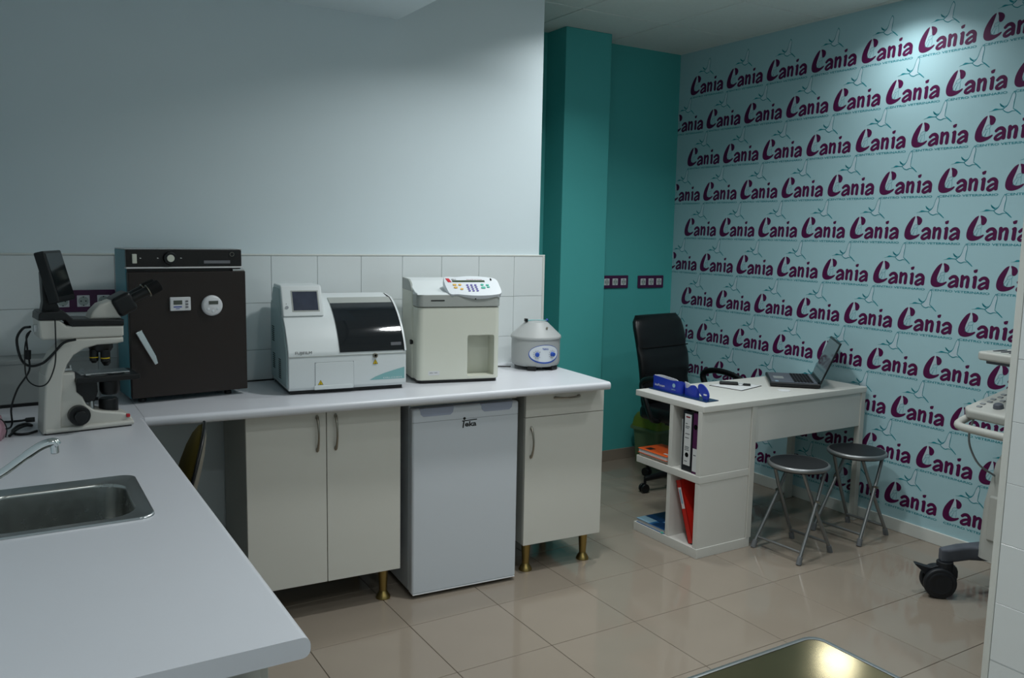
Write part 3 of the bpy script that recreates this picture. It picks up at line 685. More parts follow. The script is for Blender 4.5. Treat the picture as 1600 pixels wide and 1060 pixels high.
S().box(0.064, 0.125, -0.0055, -0.003, 0.3655, 0.3695).build('paper_slot', 'dark_gap', t, 0)
S().cyl((0.265, -0.004, 0.374), (0.265, -0.0065, 0.374), 0.0032, n=12).build('indicator', 'dark_gap', t)
S().box(0.055, 0.105, -0.0008, 0.001, 0.037, 0.056).build('label_plate', 'paper', t, 0)
S().text('abc vet', 0.036, 0.006, T(0.06, -0.001, 0.046) @ UPRIGHT).build('label_print', 'print_grey', t, 0)
S().box(0.236, 0.262, 0.1045, 0.1055, 0.112, 0.1135).build('needle_mark', 'print_grey', t, 0)
S().cyl((0.006, 0.10, 0.175), (-0.006, 0.10, 0.175), 0.011, n=20, b=0.001).build('reagent_port', 'black_plastic', t)

# ------------------------------------------------------------------ centrifuge
ZC = (1.352, 0.585, WT); dirc = math.atan2(CAM.y-ZC[1], CAM.x-ZC[0])
t = thing('centrifuge', 'grey cone-topped bench centrifuge near the worktop end', 'centrifuge', ZC, dirc+0.40)
RC = 0.121
S().lathe([(0, 0.018), (RC-0.012, 0.018), (RC-0.004, 0.024), (RC, 0.04), (RC, 0.152), (0, 0.152)], 56).build('body', 'centrifuge_grey', t)
S().lathe([(0, 0.152), (RC+0.004, 0.152), (RC+0.005, 0.158), (RC+0.003, 0.166), (0.058, 0.228), (0.052, 0.232), (0, 0.233)], 56).build('lid', 'centrifuge_grey', t)
for a in (0.55, -0.55, 2.6, -2.6):
    S().box(0.055, 0.118, -0.022, 0.022, 0.0, 0.022, b=0.004, X=RZ(a)).build('foot', 'black_plastic', t)
def patch(ra, rb, off, mi_name, nm, z0=0.083, n=40, shift=0.0):
    s = S(); tt = bmesh.new(); rings = []
    for k_ in range(7):
        q = k_/6; ring_ = []
        for i in range(n):
            a = 2*PI*i/n; th = (ra*q)*math.cos(a)/RC; z = z0+shift+(rb*q)*math.sin(a)
            ring_.append(tt.verts.new(((RC+off)*math.cos(th), (RC+off)*math.sin(th), z)))
        rings.append(ring_)
    for A_, B_ in zip(rings, rings[1:]):
        for i in range(n): tt.faces.new((A_[i], A_[(i+1) % n], B_[(i+1) % n], B_[i]))
    bmesh.ops.remove_doubles(tt, verts=tt.verts, dist=1e-6)
    return s.merge(tt).build(nm, mi_name, t, 60)
patch(0.083, 0.046, 0.0008, 'blue_print', 'panel_border'); patch(0.079, 0.041, 0.0013, 'keypad_white', 'control_panel', shift=0.0025)
for y in (-0.040, 0.038):
    a = y/RC; X0 = RZ(a) @ T(RC+0.001, 0, 0.082) @ RY(PI/2)
    k = S().lathe([(0, 0.016), (0.009, 0.016), (0.010, 0.013), (0.0115, 0.001)], 20, X=X0).build('knob', 'blue_print', t)
    for j in range(9):
        b = PI*(-0.75+1.5*j/8)
        S().box(-0.001, 0.001, 0.016, 0.020, 0.0, 0.0012, X=X0 @ RZ(b+PI/2+PI/2)).build('tick', 'print_grey', k, 0)
a = -0.012/RC
S().text('Nahita', 0.03, 0.011, RZ(a-0.02) @ T(RC+0.0018, 0, 0.1045) @ RZ(PI/2) @ UPRIGHT).build('logo', 'blue_print', t, 0)
S().tube(catmull([(0.01, -0.055, 0.236), (0.03, -0.02, 0.242), (0.035, 0.02, 0.240), (0.02, 0.05, 0.236), (-0.02, 0.045, 0.236), (-0.03, -0.02, 0.236), (0.01, -0.055, 0.236)], 5), 0.0022, 6).build('latch_wire', 'swoosh_teal', t)
S().ball((0.022, 0.048, 0.240), 0.007).build('latch_knob', 'blue_print', t)
S().box(-0.004, 0.016, -0.064, -0.05, 0.232, 0.248, b=0.002).build('latch_block', 'black_plastic', t)
S().cyl((0.078, 0.02, 0.196), (0.088, 0.022, 0.21), 0.005, n=12).build('lid_stud', 'nickel', t)

# ------------------------------------------------------------------ microscope (x runs from the arm to the user side)
t = thing('microscope', 'white and black microscope with a small camera monitor', 'microscope', (-0.83, 0.150, WT), math.radians(6))
def smooth_poly(ps, n=3): return [(p.x, p.y) for p in catmull([Vector((a, b, 0)) for a, b in ps], n, True)]
bp = [(0.002, 0.004), (0.268, 0.004), (0.270, 0.018), (0.262, 0.034), (0.240, 0.046), (0.176, 0.058), (0.150, 0.066), (0.130, 0.084), (0.120, 0.110), (0.103, 0.128), (0.100, 0.192), (0.060, 0.194), (0.012, 0.19)]
S().prism(bp, -0.055, 0.055, 'y', bevel=0.008, seg=3, caps_only=True).box(0.004, 0.27, -0.07, 0.07, 0.004, 0.02, b=0.006).build('base', 'micro_white', t)
S().box(0.006, 0.262, -0.062, 0.062, 0.0, 0.005).build('base_pad', 'black_plastic', t)
ap = [(0.0, 0.004), (0.052, 0.004), (0.056, 0.10), (0.066, 0.19), (0.077, 0.221), (0.097, 0.25), (0.128, 0.269), (0.168, 0.279), (0.224, 0.280), (0.247, 0.284), (0.247, 0.300), (0.102, 0.302), (0.069, 0.288), (0.041, 0.258), (0.023, 0.226), (0.014, 0.19)]
S().prism(ap, -0.066, -0.02, 'y', bevel=0.007, seg=3, caps_only=True).prism(ap, -0.03, 0.05, 'y', bevel=0.004, caps_only=True).build('arm', 'micro_white', t)
S().prism([(0.004, 0.367), (0.062, 0.365), (0.082, 0.346), (0.25, 0.338), (0.25, 0.306), (0.243, 0.301), (0.014, 0.303), (0.005, 0.312)], -0.062, 0.062, 'y', bevel=0.008, seg=3, caps_only=True).build('head', 'micro_white', t)
S().prism([(0.003, 0.366), (0.005, 0.385), (0.010, 0.391), (0.074, 0.394), (0.102, 0.366), (0.251, 0.358), (0.251, 0.339), (0.096, 0.342), (0.078, 0.364)], -0.064, 0.064, 'y', bevel=0.004, caps_only=True).build('head_cap', 'black_plastic', t)
S().prism([(0.152, 0.360), (0.161, 0.384), (0.184, 0.408), (0.222, 0.421), (0.236, 0.395), (0.250, 0.359)], -0.04, 0.04, 'y', bevel=0.008, seg=3, caps_only=True).build('prism_housing', 'micro_white', t)
bd = math.radians(-27); XB = T(0.262, 0, 0.408) @ RY(bd)
S().box(-0.036, 0.03, -0.052, 0.052, -0.034, 0.034, b=0.014, seg=3, X=XB).build('binocular_body', 'black_plastic', t)
for y in (-0.031, 0.031):
    e = S().cyl((0.02, y, 0.002), (0.085, y, 0.002), 0.0165, n=24, X=XB).build('eyepiece_tube', 'black_plastic', t)
    S().cyl((0.085, y, 0.002), (0.128, y, 0.002), 0.021, 0.0195, n=24, b=0.003, X=XB).build('eyepiece', 'black_matte', e)
    S().cyl((0.0835, y, 0.002), (0.0862, y, 0.002), 0.0212, n=24, X=XB).build('eyepiece_ring', 'nickel', e)
# nosepiece and objectives
nz = S().lathe([(0, 0.285), (0.036, 0.282), (0.037, 0.262), (0.03, 0.25), (0, 0.246)], 28, X=T(0.19, 0, 0)).build('nosepiece', 'black_plastic', t)
for i, (dx, dy, ln, tl) in enumerate(((0.014, 0.0, 0.05, 0.05), (-0.024, -0.012, 0.036, 0.5), (-0.018, 0.02, 0.03, 0.5), (0.006, -0.026, 0.04, 0.35))):
    v = Vector((dx*tl*1.2, dy*tl*1.6, -1)).normalized(); p0 = Vector((0.19+dx, dy, 0.258)); p1 = p0+v*ln
    ob = S().cyl(p0, p1, 0.0138, n=18).cyl(p1, p1+v*0.008, 0.0125, 0.007, n=18).build('objective', 'black_plastic', t)
    S().cyl(p0+v*ln*0.66, p0+v*ln*0.74, 0.0143, n=18).build('colour_ring', ['nickel', 'warn_yellow', 'button_red', 'warn_yellow'][i], ob)
st = S().box(0.100, 0.292, -0.075, 0.075, 0.158, 0.176, b=0.003).build('stage', 'black_plastic', t)
S().box(0.12, 0.27, -0.03, 0.05, 0.176, 0.181, b=0.001).box(0.13, 0.145, -0.06, 0.06, 0.18, 0.186, b=0.001).build('slide_holder', 'alu', st)
S().box(0.200, 0.252, -0.04, -0.014, 0.1765, 0.179).build('glass_slide', 'screen_black', st)
S().prism([(0.100, 0.16), (0.168, 0.16), (0.170, 0.12), (0.160, 0.088), (0.132, 0.086), (0.104, 0.126)], -0.03, 0.03, 'y', bevel=0.003).build('stage_bracket', 'black_plastic', t)
S().lathe([(0, 0.105), (0.026, 0.105), (0.032, 0.118), (0.032, 0.15), (0.02, 0.158), (0, 0.158)], 28, X=T(0.212, 0, 0)).build('condenser', 'black_plastic', t)
S().lathe([(0, 0.045), (0.03, 0.045), (0.03, 0.086), (0.026, 0.091), (0, 0.091)], 28, X=T(0.206, 0, 0)).build('light_port', 'black_plastic', t)
S().cyl((0.150, -0.022, 0.06), (0.150, -0.022, 0.092), 0.008, n=14).build('stage_drive', 'alu', t)
k = S().cyl((0.104, -0.05, 0.055), (0.104, -0.085, 0.055), 0.032, n=36, b=0.003).build('focus_knob', 'black_plastic', t)
S().cyl((0.104, -0.085, 0.055), (0.104, -0.104, 0.055), 0.019, n=28, b=0.002).build('fine_focus', 'black_plastic', k)
S().cyl((0.104, 0.05, 0.055), (0.104, 0.085, 0.055), 0.032, n=28, b=0.003).build('focus_knob', 'black_plastic', t)
S().box(0.075, 0.098, -0.02, 0.0, 0.194, 0.202, b=0.001).cyl((0.094, -0.01, 0.2), (0.094, -0.01, 0.212), 0.005, n=12).build('limit_screw', 'alu', t)
S().box(0.248, 0.259, -0.062, -0.05, 0.030, 0.040, b=0.001).build('power_mark', 'button_red', t, 0)
S().box(-0.006, 0.006, -0.03, -0.014, 0.328, 0.35, b=0.001).build('camera_plug', 'alu', t)
# monitor: thin box turned towards the user, on a bracket
mrot = math.radians(62); XM = T(0.088, -0.005, 0.398) @ RZ(mrot) @ RX(math.radians(-14))
mo = S().box(-0.075, 0.075, -0.016, 0.016, 0.02, 0.186, b=0.005, X=XM).build('monitor', 'black_plastic', t)
S().box(-0.067, 0.067, -0.0172, -0.012, 0.038, 0.177, X=XM).build('screen', 'screen_black', mo, 0)
S().prism([(0.018, 0.388), (0.074, 0.388), (0.062, 0.42), (0.040, 0.44), (0.034, 0.515), (0.022, 0.515), (0.024, 0.42)], -0.025, 0.025, 'y', bevel=0.003).build('monitor_bracket', 'black_plastic', t)

# ------------------------------------------------------------------ grey device and bits behind the microscope
t = thing('grey_case', 'flat grey instrument case behind the microscope', 'case', (-1.10, 0.592, WT), math.radians(3))
S().box(0, 0.49, 0, 0.14, 0.012, 0.172, b=0.004).build('body', 'grey_box', t)
S().box(-0.002, 0.492, -0.003, 0.143, 0.156, 0.174, b=0.004).build('lid', 'grey_box', t)
S().box(0.006, 0.484, 0.004, 0.136, 0.0, 0.013).build('base', 'black_plastic', t)
def cord(label, pts, r, n=6, name='cable'): return tag(S().tube(catmull(pts, n), r, 7).build(name, 'black_plastic', None, 60), label, 'cable')
Y0 = 0.16
cord('thick black camera cable looping behind the microscope head', [(-0.842, Y0-0.02, 1.232), (-0.862, Y0, 1.225), (-0.880, Y0+0.01, 1.19), (-0.872, Y0+0.005, 1.13), (-0.850, Y0-0.02, 1.108), (-0.815, Y0-0.05, 1.118), (-0.785, Y0-0.075, 1.15), (-0.755, Y0-0.09, 1.185), (-0.72, Y0-0.095, 1.195)], 0.0042)
cord('thin black wire hanging down the side of the microscope', [(-0.775, 0.079, 1.262), (-0.776, 0.074, 1.21), (-0.778, 0.070, 1.15), (-0.785, 0.070, 1.105), (-0.805, 0.074, 1.06), (-0.832, 0.088, 1.05), (-0.858, 0.11, 1.07), (-0.862, 0.14, 1.12), (-0.857, 0.15, 1.18), (-0.842, 0.15, 1.218)], 0.0022)
cord('black power cable with inline filter dropping to the worktop', [(-0.840, Y0, 1.218), (-0.853, Y0, 1.20), (-0.852, Y0+0.01, 1.15), (-0.850, Y0+0.01, 1.09), (-0.885, Y0+0.02, 1.03), (-0.905, Y0+0.02, 0.97), (-0.906, Y0+0.03, 0.915), (-0.925, Y0+0.06, 0.8945), (-0.99, Y0+0.08, 0.8945)], 0.003)
tag(S().cyl((-0.852, Y0+0.01, 1.125), (-0.850, Y0+0.01, 1.155), 0.0085, n=14, b=0.002).build('cable_filter', 'black_plastic', None), 'black ferrite bead on the microscope cable', 'cable filter')
cord('black mains lead with plug lying beside the microscope foot', [(-0.838, 0.32, 0.8985), (-0.86, 0.32, 0.8985), (-0.885, 0.318, 0.8975), (-0.92, 0.33, 0.8955), (-0.96, 0.35, 0.8945), (-1.0, 0.36, 0.8945)], [0.008]*8+[0.004]*23)
cord('black coiled cable lying on the worktop behind the faucet', [(-0.838, 0.14, 0.896), (-0.865, 0.12, 0.8945), (-0.895, 0.13, 0.8945), (-0.905, 0.19, 0.8945), (-0.885, 0.26, 0.8945), (-0.86, 0.27, 0.8945), (-0.85, 0.24, 0.8945), (-0.87, 0.21, 0.901), (-0.895, 0.16, 0.901), (-0.915, 0.11, 0.8945)], 0.0042)
cord('black cord along the tile foot between incubator and analyser', [(-0.075, 0.776, 0.8935), (0.0, 0.7745, 0.8935), (0.06, 0.775, 0.8935), (0.10, 0.776, 0.8935)], 0.0032)
cord('black centrifuge cord running behind the cream counter', [(1.245, 0.645, 0.8935), (1.20, 0.67, 0.8935), (1.14, 0.70, 0.8935), (1.06, 0.74, 0.8935), (0.98, 0.765, 0.8935)], 0.0032)
t = thing('wrapped_pack', 'pinkish wrapped pack at the worktop edge by the cables', 'pack', (-0.957, 0.10, WT))
S().loft([[((0.030+0.006*math.sin(5*q+z*70))*s_*math.cos(q), (0.05+0.005*math.cos(3*q))*s_*math.sin(q), z) for q in (2*PI*j/20 for j in range(20))] for z, s_ in ((0.0, 0.85), (0.02, 1.0), (0.05, 1.0), (0.07, 0.8), (0.078, 0.4))]).build('wrapper', 'pink_wrap', t, 60)
S().tube(catmull([(0.032, -0.03, 0.01), (0.036, -0.03, 0.04), (0.02, -0.03, 0.07), (-0.02, -0.03, 0.075)], 5), 0.002, 6).build('tie', 'black_plastic', t)

# ------------------------------------------------------------------ socket frames
def sockets(loc, label, n=3, pitch=0.0715, face=-1):
    t = thing('socket_frame', label, 'power socket', loc)
    w_ = pitch*n+0.0145
    S().box(0, w_, -0.010, 0, 0, 0.086, b=0.004).build('frame', 'socket_purple', t)
    for i in range(n):
        cx = 0.0072+pitch*(i+0.5); cz = 0.043
        s = S().box(cx-0.0225, cx+0.0225, -0.0125, -0.006, cz-0.0225, cz+0.0225, b=0.002).build('socket', 'socket_white', t)
        S().lathe([(0.0185, 0.0005), (0.0175, 0.0006), (0.0165, -0.0), (0.0, -0.0)], 28, X=T(cx, -0.0127, cz) @ RX(PI/2)).build('well', 'socket_well', s)
        for dx, dz, r_ in ((-0.0085, 0, 0.0026), (0.0085, 0, 0.0026), (0, 0.0165, 0.0022), (0, -0.0165, 0.0022)):
            S().cyl((cx+dx, -0.0126, cz+dz), (cx+dx, -0.0134, cz+dz), r_, n=10).build('hole', 'dark_gap', s, 0)
    return t
sockets((-0.755, YB-0.0125, 1.216), 'purple triple socket frame on the white tiles behind the microscope')
sockets((2.522, YF-0.0005, 1.199), 'purple triple socket frame on the teal wall beside the pillar')
sockets((2.838, YF-0.0005, 1.196), 'purple triple socket frame on the teal wall nearer the wallpaper')

# ================================================================== DESK CORNER
DZ = 0.754
DX0, DX1, DY0, DY1 = 1.905, 3.122, -0.040, 0.462
t = thing('desk', 'white office desk with an open shelf unit at one end', 'desk', (0, 0, 0))
S().box(DX0, DX1, DY0, DY1, DZ-0.03, DZ, b=0.0015, seg=1).build('desk_top', 'desk_white', t)
S().cyl((2.60, 0.085, DZ), (2.60, 0.085, DZ+0.003), 0.033, n=32, b=0.001).build('cable_grommet', 'paper', t)
zt = DZ-0.03
S().box(1.902, 2.265, -0.036, 0.436, 0.0, 0.048, b=0.0015, seg=1).build('base_board', 'desk_white', t)
S().box(1.902, 2.238, -0.034, 0.434, 0.374, 0.41, b=0.0015, seg=1).build('shelf', 'desk_white', t)
for z0, z1 in ((0.048, 0.374), (0.41, zt)):
    S().box(1.904, 2.236, -0.032, -0.004, z0, z1, b=0.001, seg=1).build('side_panel', 'desk_white', t)
    S().box(1.906, 2.236, 0.172, 0.197, z0, z1, b=0.001, seg=1).build('divider', 'desk_white', t)
    S().box(2.222, 2.236, -0.004, 0.172, z0, z1).build('back_panel', 'desk_white', t, 0)
S().box(2.238, 2.272, -0.038, -0.002, 0.048, zt, b=0.0015, seg=1).build('post', 'desk_edge', t)
S().box(2.238, 2.272, 0.40, 0.434, 0.048, zt, b=0.0015, seg=1).build('post', 'desk_edge', t)
S().box(2.272, 3.086, -0.032, -0.014, 0.538, zt, b=0.001, seg=1).build('modesty_panel', 'desk_white', t)
for y in (DY0+0.002, 0.415): S().box(3.084, 3.118, y, y+0.034, 0, zt, b=0.0015, seg=1).build('leg', 'desk_edge', t)

# things in the shelf
def binder(name, label, loc, th, m, h=0.315, d=0.27, tilt=0.0):
    t = thing(name, label, 'binder', loc); t.rotation_euler = (tilt, 0, 0)
    S().box(0, d, 0, 0.004, 0, h, b=0.001, seg=1).build('cover', m, t); S().box(0, d, th-0.004, th, 0, h, b=0.001, seg=1).build('cover', m, t)
    S().box(0.0, 0.004, 0, th, 0, h, b=0.001, seg=1).build('spine', m, t)
    S().box(0.02, d-0.01, 0.006, th-0.006, 0.006, h-0.012).build('pages', 'page_edge', t, 0)
    return t
XL = T(0, 0, 0)
t = binder('lever_binder', 'black lever arch binder with a white spine label in the upper shelf', (1.918, 0.040, 0.4105), 0.072, 'binder_black', h=0.300)
XSP = lambda y, z: T(-0.0006, y, z) @ RZ(-PI/2) @ UPRIGHT
l = S().box(-0.001, 0.0005, 0.013, 0.059, 0.03, 0.285).build('spine_label', 'paper', t, 0)
g = S().box(-0.0014, 0, 0.022, 0.050, 0.267, 0.274)
g.build('label_print', 'print_red', l, 0)
g = S()
for z, wd in ((0.235, 0.014), (0.222, 0.03), (0.214, 0.022), (0.185, 0.03), (0.165, 0.026), (0.12, 0.03), (0.112, 0.028), (0.104, 0.03), (0.048, 0.02)): g.box(-0.0014, 0, 0.052-wd, 0.052, z, z+0.004)
g.build('label_print', 'print_grey', l, 0)
S().lathe([(0.010, 0), (0.0115, 0.001), (0.012, 0)], 20, X=T(-0.001, 0.036, 0.082) @ RY(-PI/2)).cyl((-0.0006, 0.036, 0.082), (-0.0016, 0.036, 0.082), 0.0105, n=20).build('finger_hole', 'dark_gap', t)
t = binder('lever_binder', 'purple lever arch binder beside the black one in the upper shelf', (1.914, -0.002, 0.4105), 0.040, 'binder_purple', h=0.300)
l = S().box(-0.001, 0.0005, 0.006, 0.034, 0.012, 0.125).build('spine_label', 'paper', t, 0)
S().box(-0.0014, 0, 0.012, 0.028, 0.09, 0.095).build('label_print', 'print_grey', l, 0)
S().cyl((-0.0006, 0.02, 0.232), (-0.0016, 0.02, 0.232), 0.0125, n=20).build('finger_hole', 'dark_gap', t)
t = binder('ring_binder', 'red ring binder leaning in the lower shelf', (1.925, 0.010, 0.0485), 0.034, 'binder_red', h=0.312, d=0.25, tilt=math.radians(-21))
t.rotation_euler = (math.radians(-21), 0, 0); t.location = (1.925, 0.014, 0.0605)
t.rotation_euler = (math.radians(20), 0, 0)
t.rotation_euler = (math.radians(-20), 0, 0)
l = S().box(-0.001, 0.0005, 0.007, 0.027, 0.17, 0.275).build('spine_label', 'paper', t, 0)
S().box(-0.0014, 0, 0.010, 0.024, 0.195, 0.265).build('label_print', 'brochure_light', l, 0)
t = thing('plastic_sleeve', 'crumpled clear plastic folder standing beside the black binder', 'folder', (1.93, 0.122, 0.4105))
S().box(0, 0.22, 0.0, 0.012, 0, 0.25, b=0.003).build('sleeve', 'plastic_clear', t); S().box(0.004, 0.21, 0.004, 0.009, 0.001, 0.235).build('sheets', 'paper', t, 0)
def book(name, label, loc, rz, w_, d_, h_, cover, pages='page_edge'):
    t = thing(name, label, 'book', loc, rz)
    S().box(0, w_, 0, d_, 0, 0.0025).build('cover', cover, t, 0); S().box(0, w_, 0, d_, h_-0.0025, h_, b=0.0008, seg=1).build('cover', cover, t)
    S().box(w_-0.003, w_, 0, d_, 0, h_).build('spine', cover, t, 0)
    S().box(0.004, w_-0.004, 0.003, d_-0.003, 0.0025, h_-0.0025).build('pages', pages, t, 0); return t
book('book', 'thin beige paperback under the orange book', (1.912, 0.206, 0.4105), 0.03, 0.16, 0.215, 0.016, 'book_beige')
t = book('book', 'orange hardcover book on the middle shelf', (1.904, 0.204, 0.4268), 0.0, 0.165, 0.222, 0.024, 'book_orange', 'paper')
S().box(0.02, 0.06, 0.15, 0.19, 0.0238, 0.0246).build('cover_print', 'incubator_brown', t, 0)
S().box(0.03, 0.045, 0.02, 0.06, 0.0238, 0.0245).build('cover_print', 'paper', t, 0)
t = book('brochure', 'stack of blue brochures on the desk base board', (1.906, 0.202, 0.0485), 0.0, 0.20, 0.218, 0.022, 'brochure_blue', 'paper')
S().box(0.0, 0.06, 0.12, 0.218, 0.0215, 0.0228).box(0.075, 0.2, 0.0, 0.09, 0.0215, 0.0228).build('cover_print', 'brochure_light', t, 0)
S().box(0.06, 0.2, 0.10, 0.217, 0.0215, 0.0229).box(0.002, 0.07, 0.005, 0.10, 0.0215, 0.0229).build('cover_print', 'brochure_dark', t, 0)
S().box(-0.004, 0.02, 0.008, 0.022, 0.002, 0.006).build('page_tab', 'button_green', t, 0)

# things on the desk
t = thing('card_stand', 'glossy navy base with folded blue promotional card holders', 'card holder', (0, 0, DZ+0.0003))
S().prism([(1.985, 0.455), (2.055, 0.46), (2.075, 0.035), (1.985, 0.03)], 0.0, 0.004, 'z', bevel=0.001, seg=1).build('base', 'mat_navy', t)
def band(pts, hts, m, nm, th=0.003, z0=0.004):
    P = catmull([Vector((*p, h)) for p, h in zip(pts, hts)], 6); R = []
    for i, p in enumerate(P):
        d_ = P[min(i+1, len(P)-1)]-P[max(i-1, 0)]; d_.z = 0; d_.normalize(); nn = Vector((-d_.y, d_.x, 0))*th/2; c_ = Vector((p.x, p.y, 0))
        R.append([c_+nn+Vector((0, 0, z0)), c_-nn+Vector((0, 0, z0)), c_-nn+Vector((0, 0, z0+p.z)), c_+nn+Vector((0, 0, z0+p.z))])
    return S().loft(R).build(nm, m, t, 50)
b1 = band([(2.010, 0.445), (2.006, 0.38), (2.004, 0.31), (2.008, 0.265), (2.03, 0.245), (2.055, 0.255)], [0.068, 0.066, 0.062, 0.064, 0.062, 0.05], 'card_blue', 'holder_panel')
band([(2.014, 0.443), (2.040, 0.42), (2.045, 0.36), (2.04, 0.31), (2.03, 0.28)], [0.070, 0.070, 0.066, 0.064, 0.060], 'paper', 'holder_back')
band([(2.050, 0.250), (2.030, 0.225), (2.020, 0.195), (2.016, 0.165), (2.020, 0.140), (2.036, 0.130)], [0.052, 0.036, 0.040, 0.058, 0.056, 0.03], 'card_blue', 'holder_wave')
band([(2.052, 0.252), (2.048, 0.225), (2.05, 0.19), (2.046, 0.16)], [0.060, 0.058, 0.045, 0.03], 'paper', 'holder_wave_lining')
el = [(0.062+0.046*math.cos(a), 0.040+0.027*math.sin(a)) for a in (2*PI*i/24 for i in range(24))]
S().prism(el, 2.022, 2.028, 'x', bevel=0.001, seg=1, X=T(0, 0.028, 0.002) @ T(2.025, 0.062, 0.04) @ RX(math.radians(38)) @ T(-2.025, -0.062, -0.04)).build('holder_leaf', 'card_blue', t)
S().box(2.014, 2.03, 0.055, 0.085, 0.004, 0.03, b=0.002).build('leaf_foot', 'card_blue', t)
S().box(2.013, 2.016, 0.058, 0.078, 0.026, 0.033).build('leaf_tag', 'paper', t, 0)
S().text('isoFocan', 0.075, 0.013, T(2.0022, 0.425, 0.022) @ RZ(-PI/2) @ UPRIGHT).build('lettering', 'paper', b1, 0)
S().text('isoFocan', 0.03, 0.007, T(2.0022, 0.297, 0.018) @ RZ(-PI/2) @ UPRIGHT).flat([(0.012+0.011*math.cos(a), 0.028+0.011*math.sin(a)) for a in (2*PI*i/18 for i in range(18))], X=T(2.0022, 0.293, 0.014) @ RZ(-PI/2) @ UPRIGHT).build('lettering', 'brochure_light', b1, 0)
t = thing('desk_pad', 'white paper sheet with a black border on the desk', 'paper', (0, 0, DZ+0.0003))
pp = [(2.345, 0.375), (2.385, 0.178), (2.598, 0.235), (2.555, 0.425)]
S().prism(pp, 0.0, 0.002, 'z').build('border', 'black_matte', t, 0)
cx, cy = sum(p[0] for p in pp)/4, sum(p[1] for p in pp)/4
S().prism([(cx+(p[0]-cx)*0.955, cy+(p[1]-cy)*0.955) for p in pp], 0.0015, 0.0026, 'z').build('sheet', 'paper', t, 0)
t = thing('key_case', 'black key case with ring and car key on the paper sheet', 'keys', (2.42, 0.375, DZ+0.003), math.radians(-46))
S().box(0, 0.10, -0.018, 0.018, 0, 0.016, b=0.006, seg=3).build('case', 'leather_black', t)
S().tube([(0.112+0.013*math.cos(a), 0.013*math.sin(a), 0.004+0.004*math.sin(a)) for a in (2*PI*i/20 for i in range(20))], 0.0014, 6, closed=True).build('ring', 'chrome', t)
S().box(0.125, 0.165, -0.012, 0.012, 0, 0.011, b=0.004, seg=3).build('key_fob', 'black_plastic', t)
# laptop
t = thing('laptop', 'open black laptop on the desk facing the office chair', 'laptop', (2.815, 0.022, DZ+0.0003), math.radians(46))
LW, LD = 0.355, 0.262
S().box(0, LW, 0, LD, 0.004, 0.026, b=0.006).build('chassis', 'black_plastic', t)
S().box(0.012, LW-0.012, 0.012, LD-0.01, 0.0255, 0.0275, b=0.001, seg=1).build('palm_rest', 'ultra_dark', t)
km = S().box(-0.0075, 0.0075, -0.0072, 0.0072, 0, 0.003, b=0.001, seg=1).mesh('key', 'black_matte', 0)
for r in range(6):
    for c in range(17): piece('key', km, t, (0.038+c*0.0175, 0.040+r*0.0172, 0.0275))
S().box(0.13, 0.21, 0.178, 0.232, 0.0274, 0.0282).build('touchpad', 'grey_box', t, 0)
S().box(0.02, 0.05, 0.215, 0.232, 0.0274, 0.0282).build('sticker', 'brochure_light', t, 0)
S().cyl((0.03, 0.008, 0.026), (LW-0.03, 0.008, 0.026), 0.007, n=12).build('hinge', 'black_plastic', t)
XLID = T(0, 0.006, 0.026) @ RX(math.radians(22))
d = S().box(0, LW, -0.007, 0.0, 0, 0.245, b=0.003, X=XLID).build('lid', 'black_plastic', t)
S().box(0.014, LW-0.014, -0.001, 0.0012, 0.018, 0.233, X=XLID).build('screen', 'laptop_screen', d, 0)
for x in (0.03, LW-0.03):
    for y in (0.03, LD-0.03): S().cyl((x, y, 0), (x, y, 0.006), 0.008, n=12).build('foot', 'black_matte', t)

# ------------------------------------------------------------------ office chair
t = thing('office_chair', 'black padded office chair with armrests behind the desk', 'chair', (2.69, 0.875, 0), math.radians(8))
rings = []
for i in range(15):
    a = i/14; z = 0.50+0.56*a; y = 0.205+0.10*a-0.03*math.sin(PI*a); hw = 0.225*(0.93+0.10*math.sin(PI*a*0.8)); hw *= 1 if a < 0.86 else math.sqrt(max(0.03, 1-((a-0.86)/0.15)**2))*0.22+0.78
    th = 0.04 if 0 < i < 14 else 0.02
    z += 0
    rings.append([(math.copysign(abs(math.cos(q))**0.55, math.cos(q))*hw, y+math.copysign(abs(math.sin(q))**0.75, math.sin(q))*th-(0.012 if math.sin(q) < 0 and i in (4, 9) else 0)*-1, z) for q in (2*PI*j/28 for j in range(28))])
S().loft(rings).build('backrest', 'leather_black', t, 60)
for z, y in ((0.70, 0.188), (0.865, 0.213)): S().tube([(-0.215, y, z), (0, y-0.004, z), (0.215, y, z)], 0.004, 6).build('seam', 'black_matte', t, 60)
S().box(-0.245, 0.245, -0.235, 0.21, 0.43, 0.52, b=0.035, seg=4).build('seat', 'leather_black', t)
S().box(-0.12, 0.12, -0.1, 0.1, 0.39, 0.435, b=0.01).build('seat_mechanism', 'black_plastic', t)
S().tube(catmull([(0, 0.08, 0.41), (0, 0.22, 0.42), (0, 0.262, 0.50), (0, 0.27, 0.62)], 5), 0.02, 8, sy=1.8).build('back_bar', 'black_plastic', t)
for s_ in (-1, 1):
    S().tube(catmull([(s_*0.235, 0.05, 0.44), (s_*0.285, 0.06, 0.46), (s_*0.30, 0.10, 0.56), (s_*0.295, 0.14, 0.665), (s_*0.29, 0.06, 0.705), (s_*0.287, -0.08, 0.70), (s_*0.284, -0.19, 0.655), (s_*0.275, -0.17, 0.56), (s_*0.24, -0.10, 0.44)], 6), 0.015, 10, sy=1.35).build('armrest', 'black_plastic', t, 60)
S().cyl((0, 0, 0.1), (0, 0, 0.40), 0.028, n=20).cyl((0, 0, 0.1), (0, 0, 0.25), 0.036, n=20).build('gas_column', 'black_plastic', t)
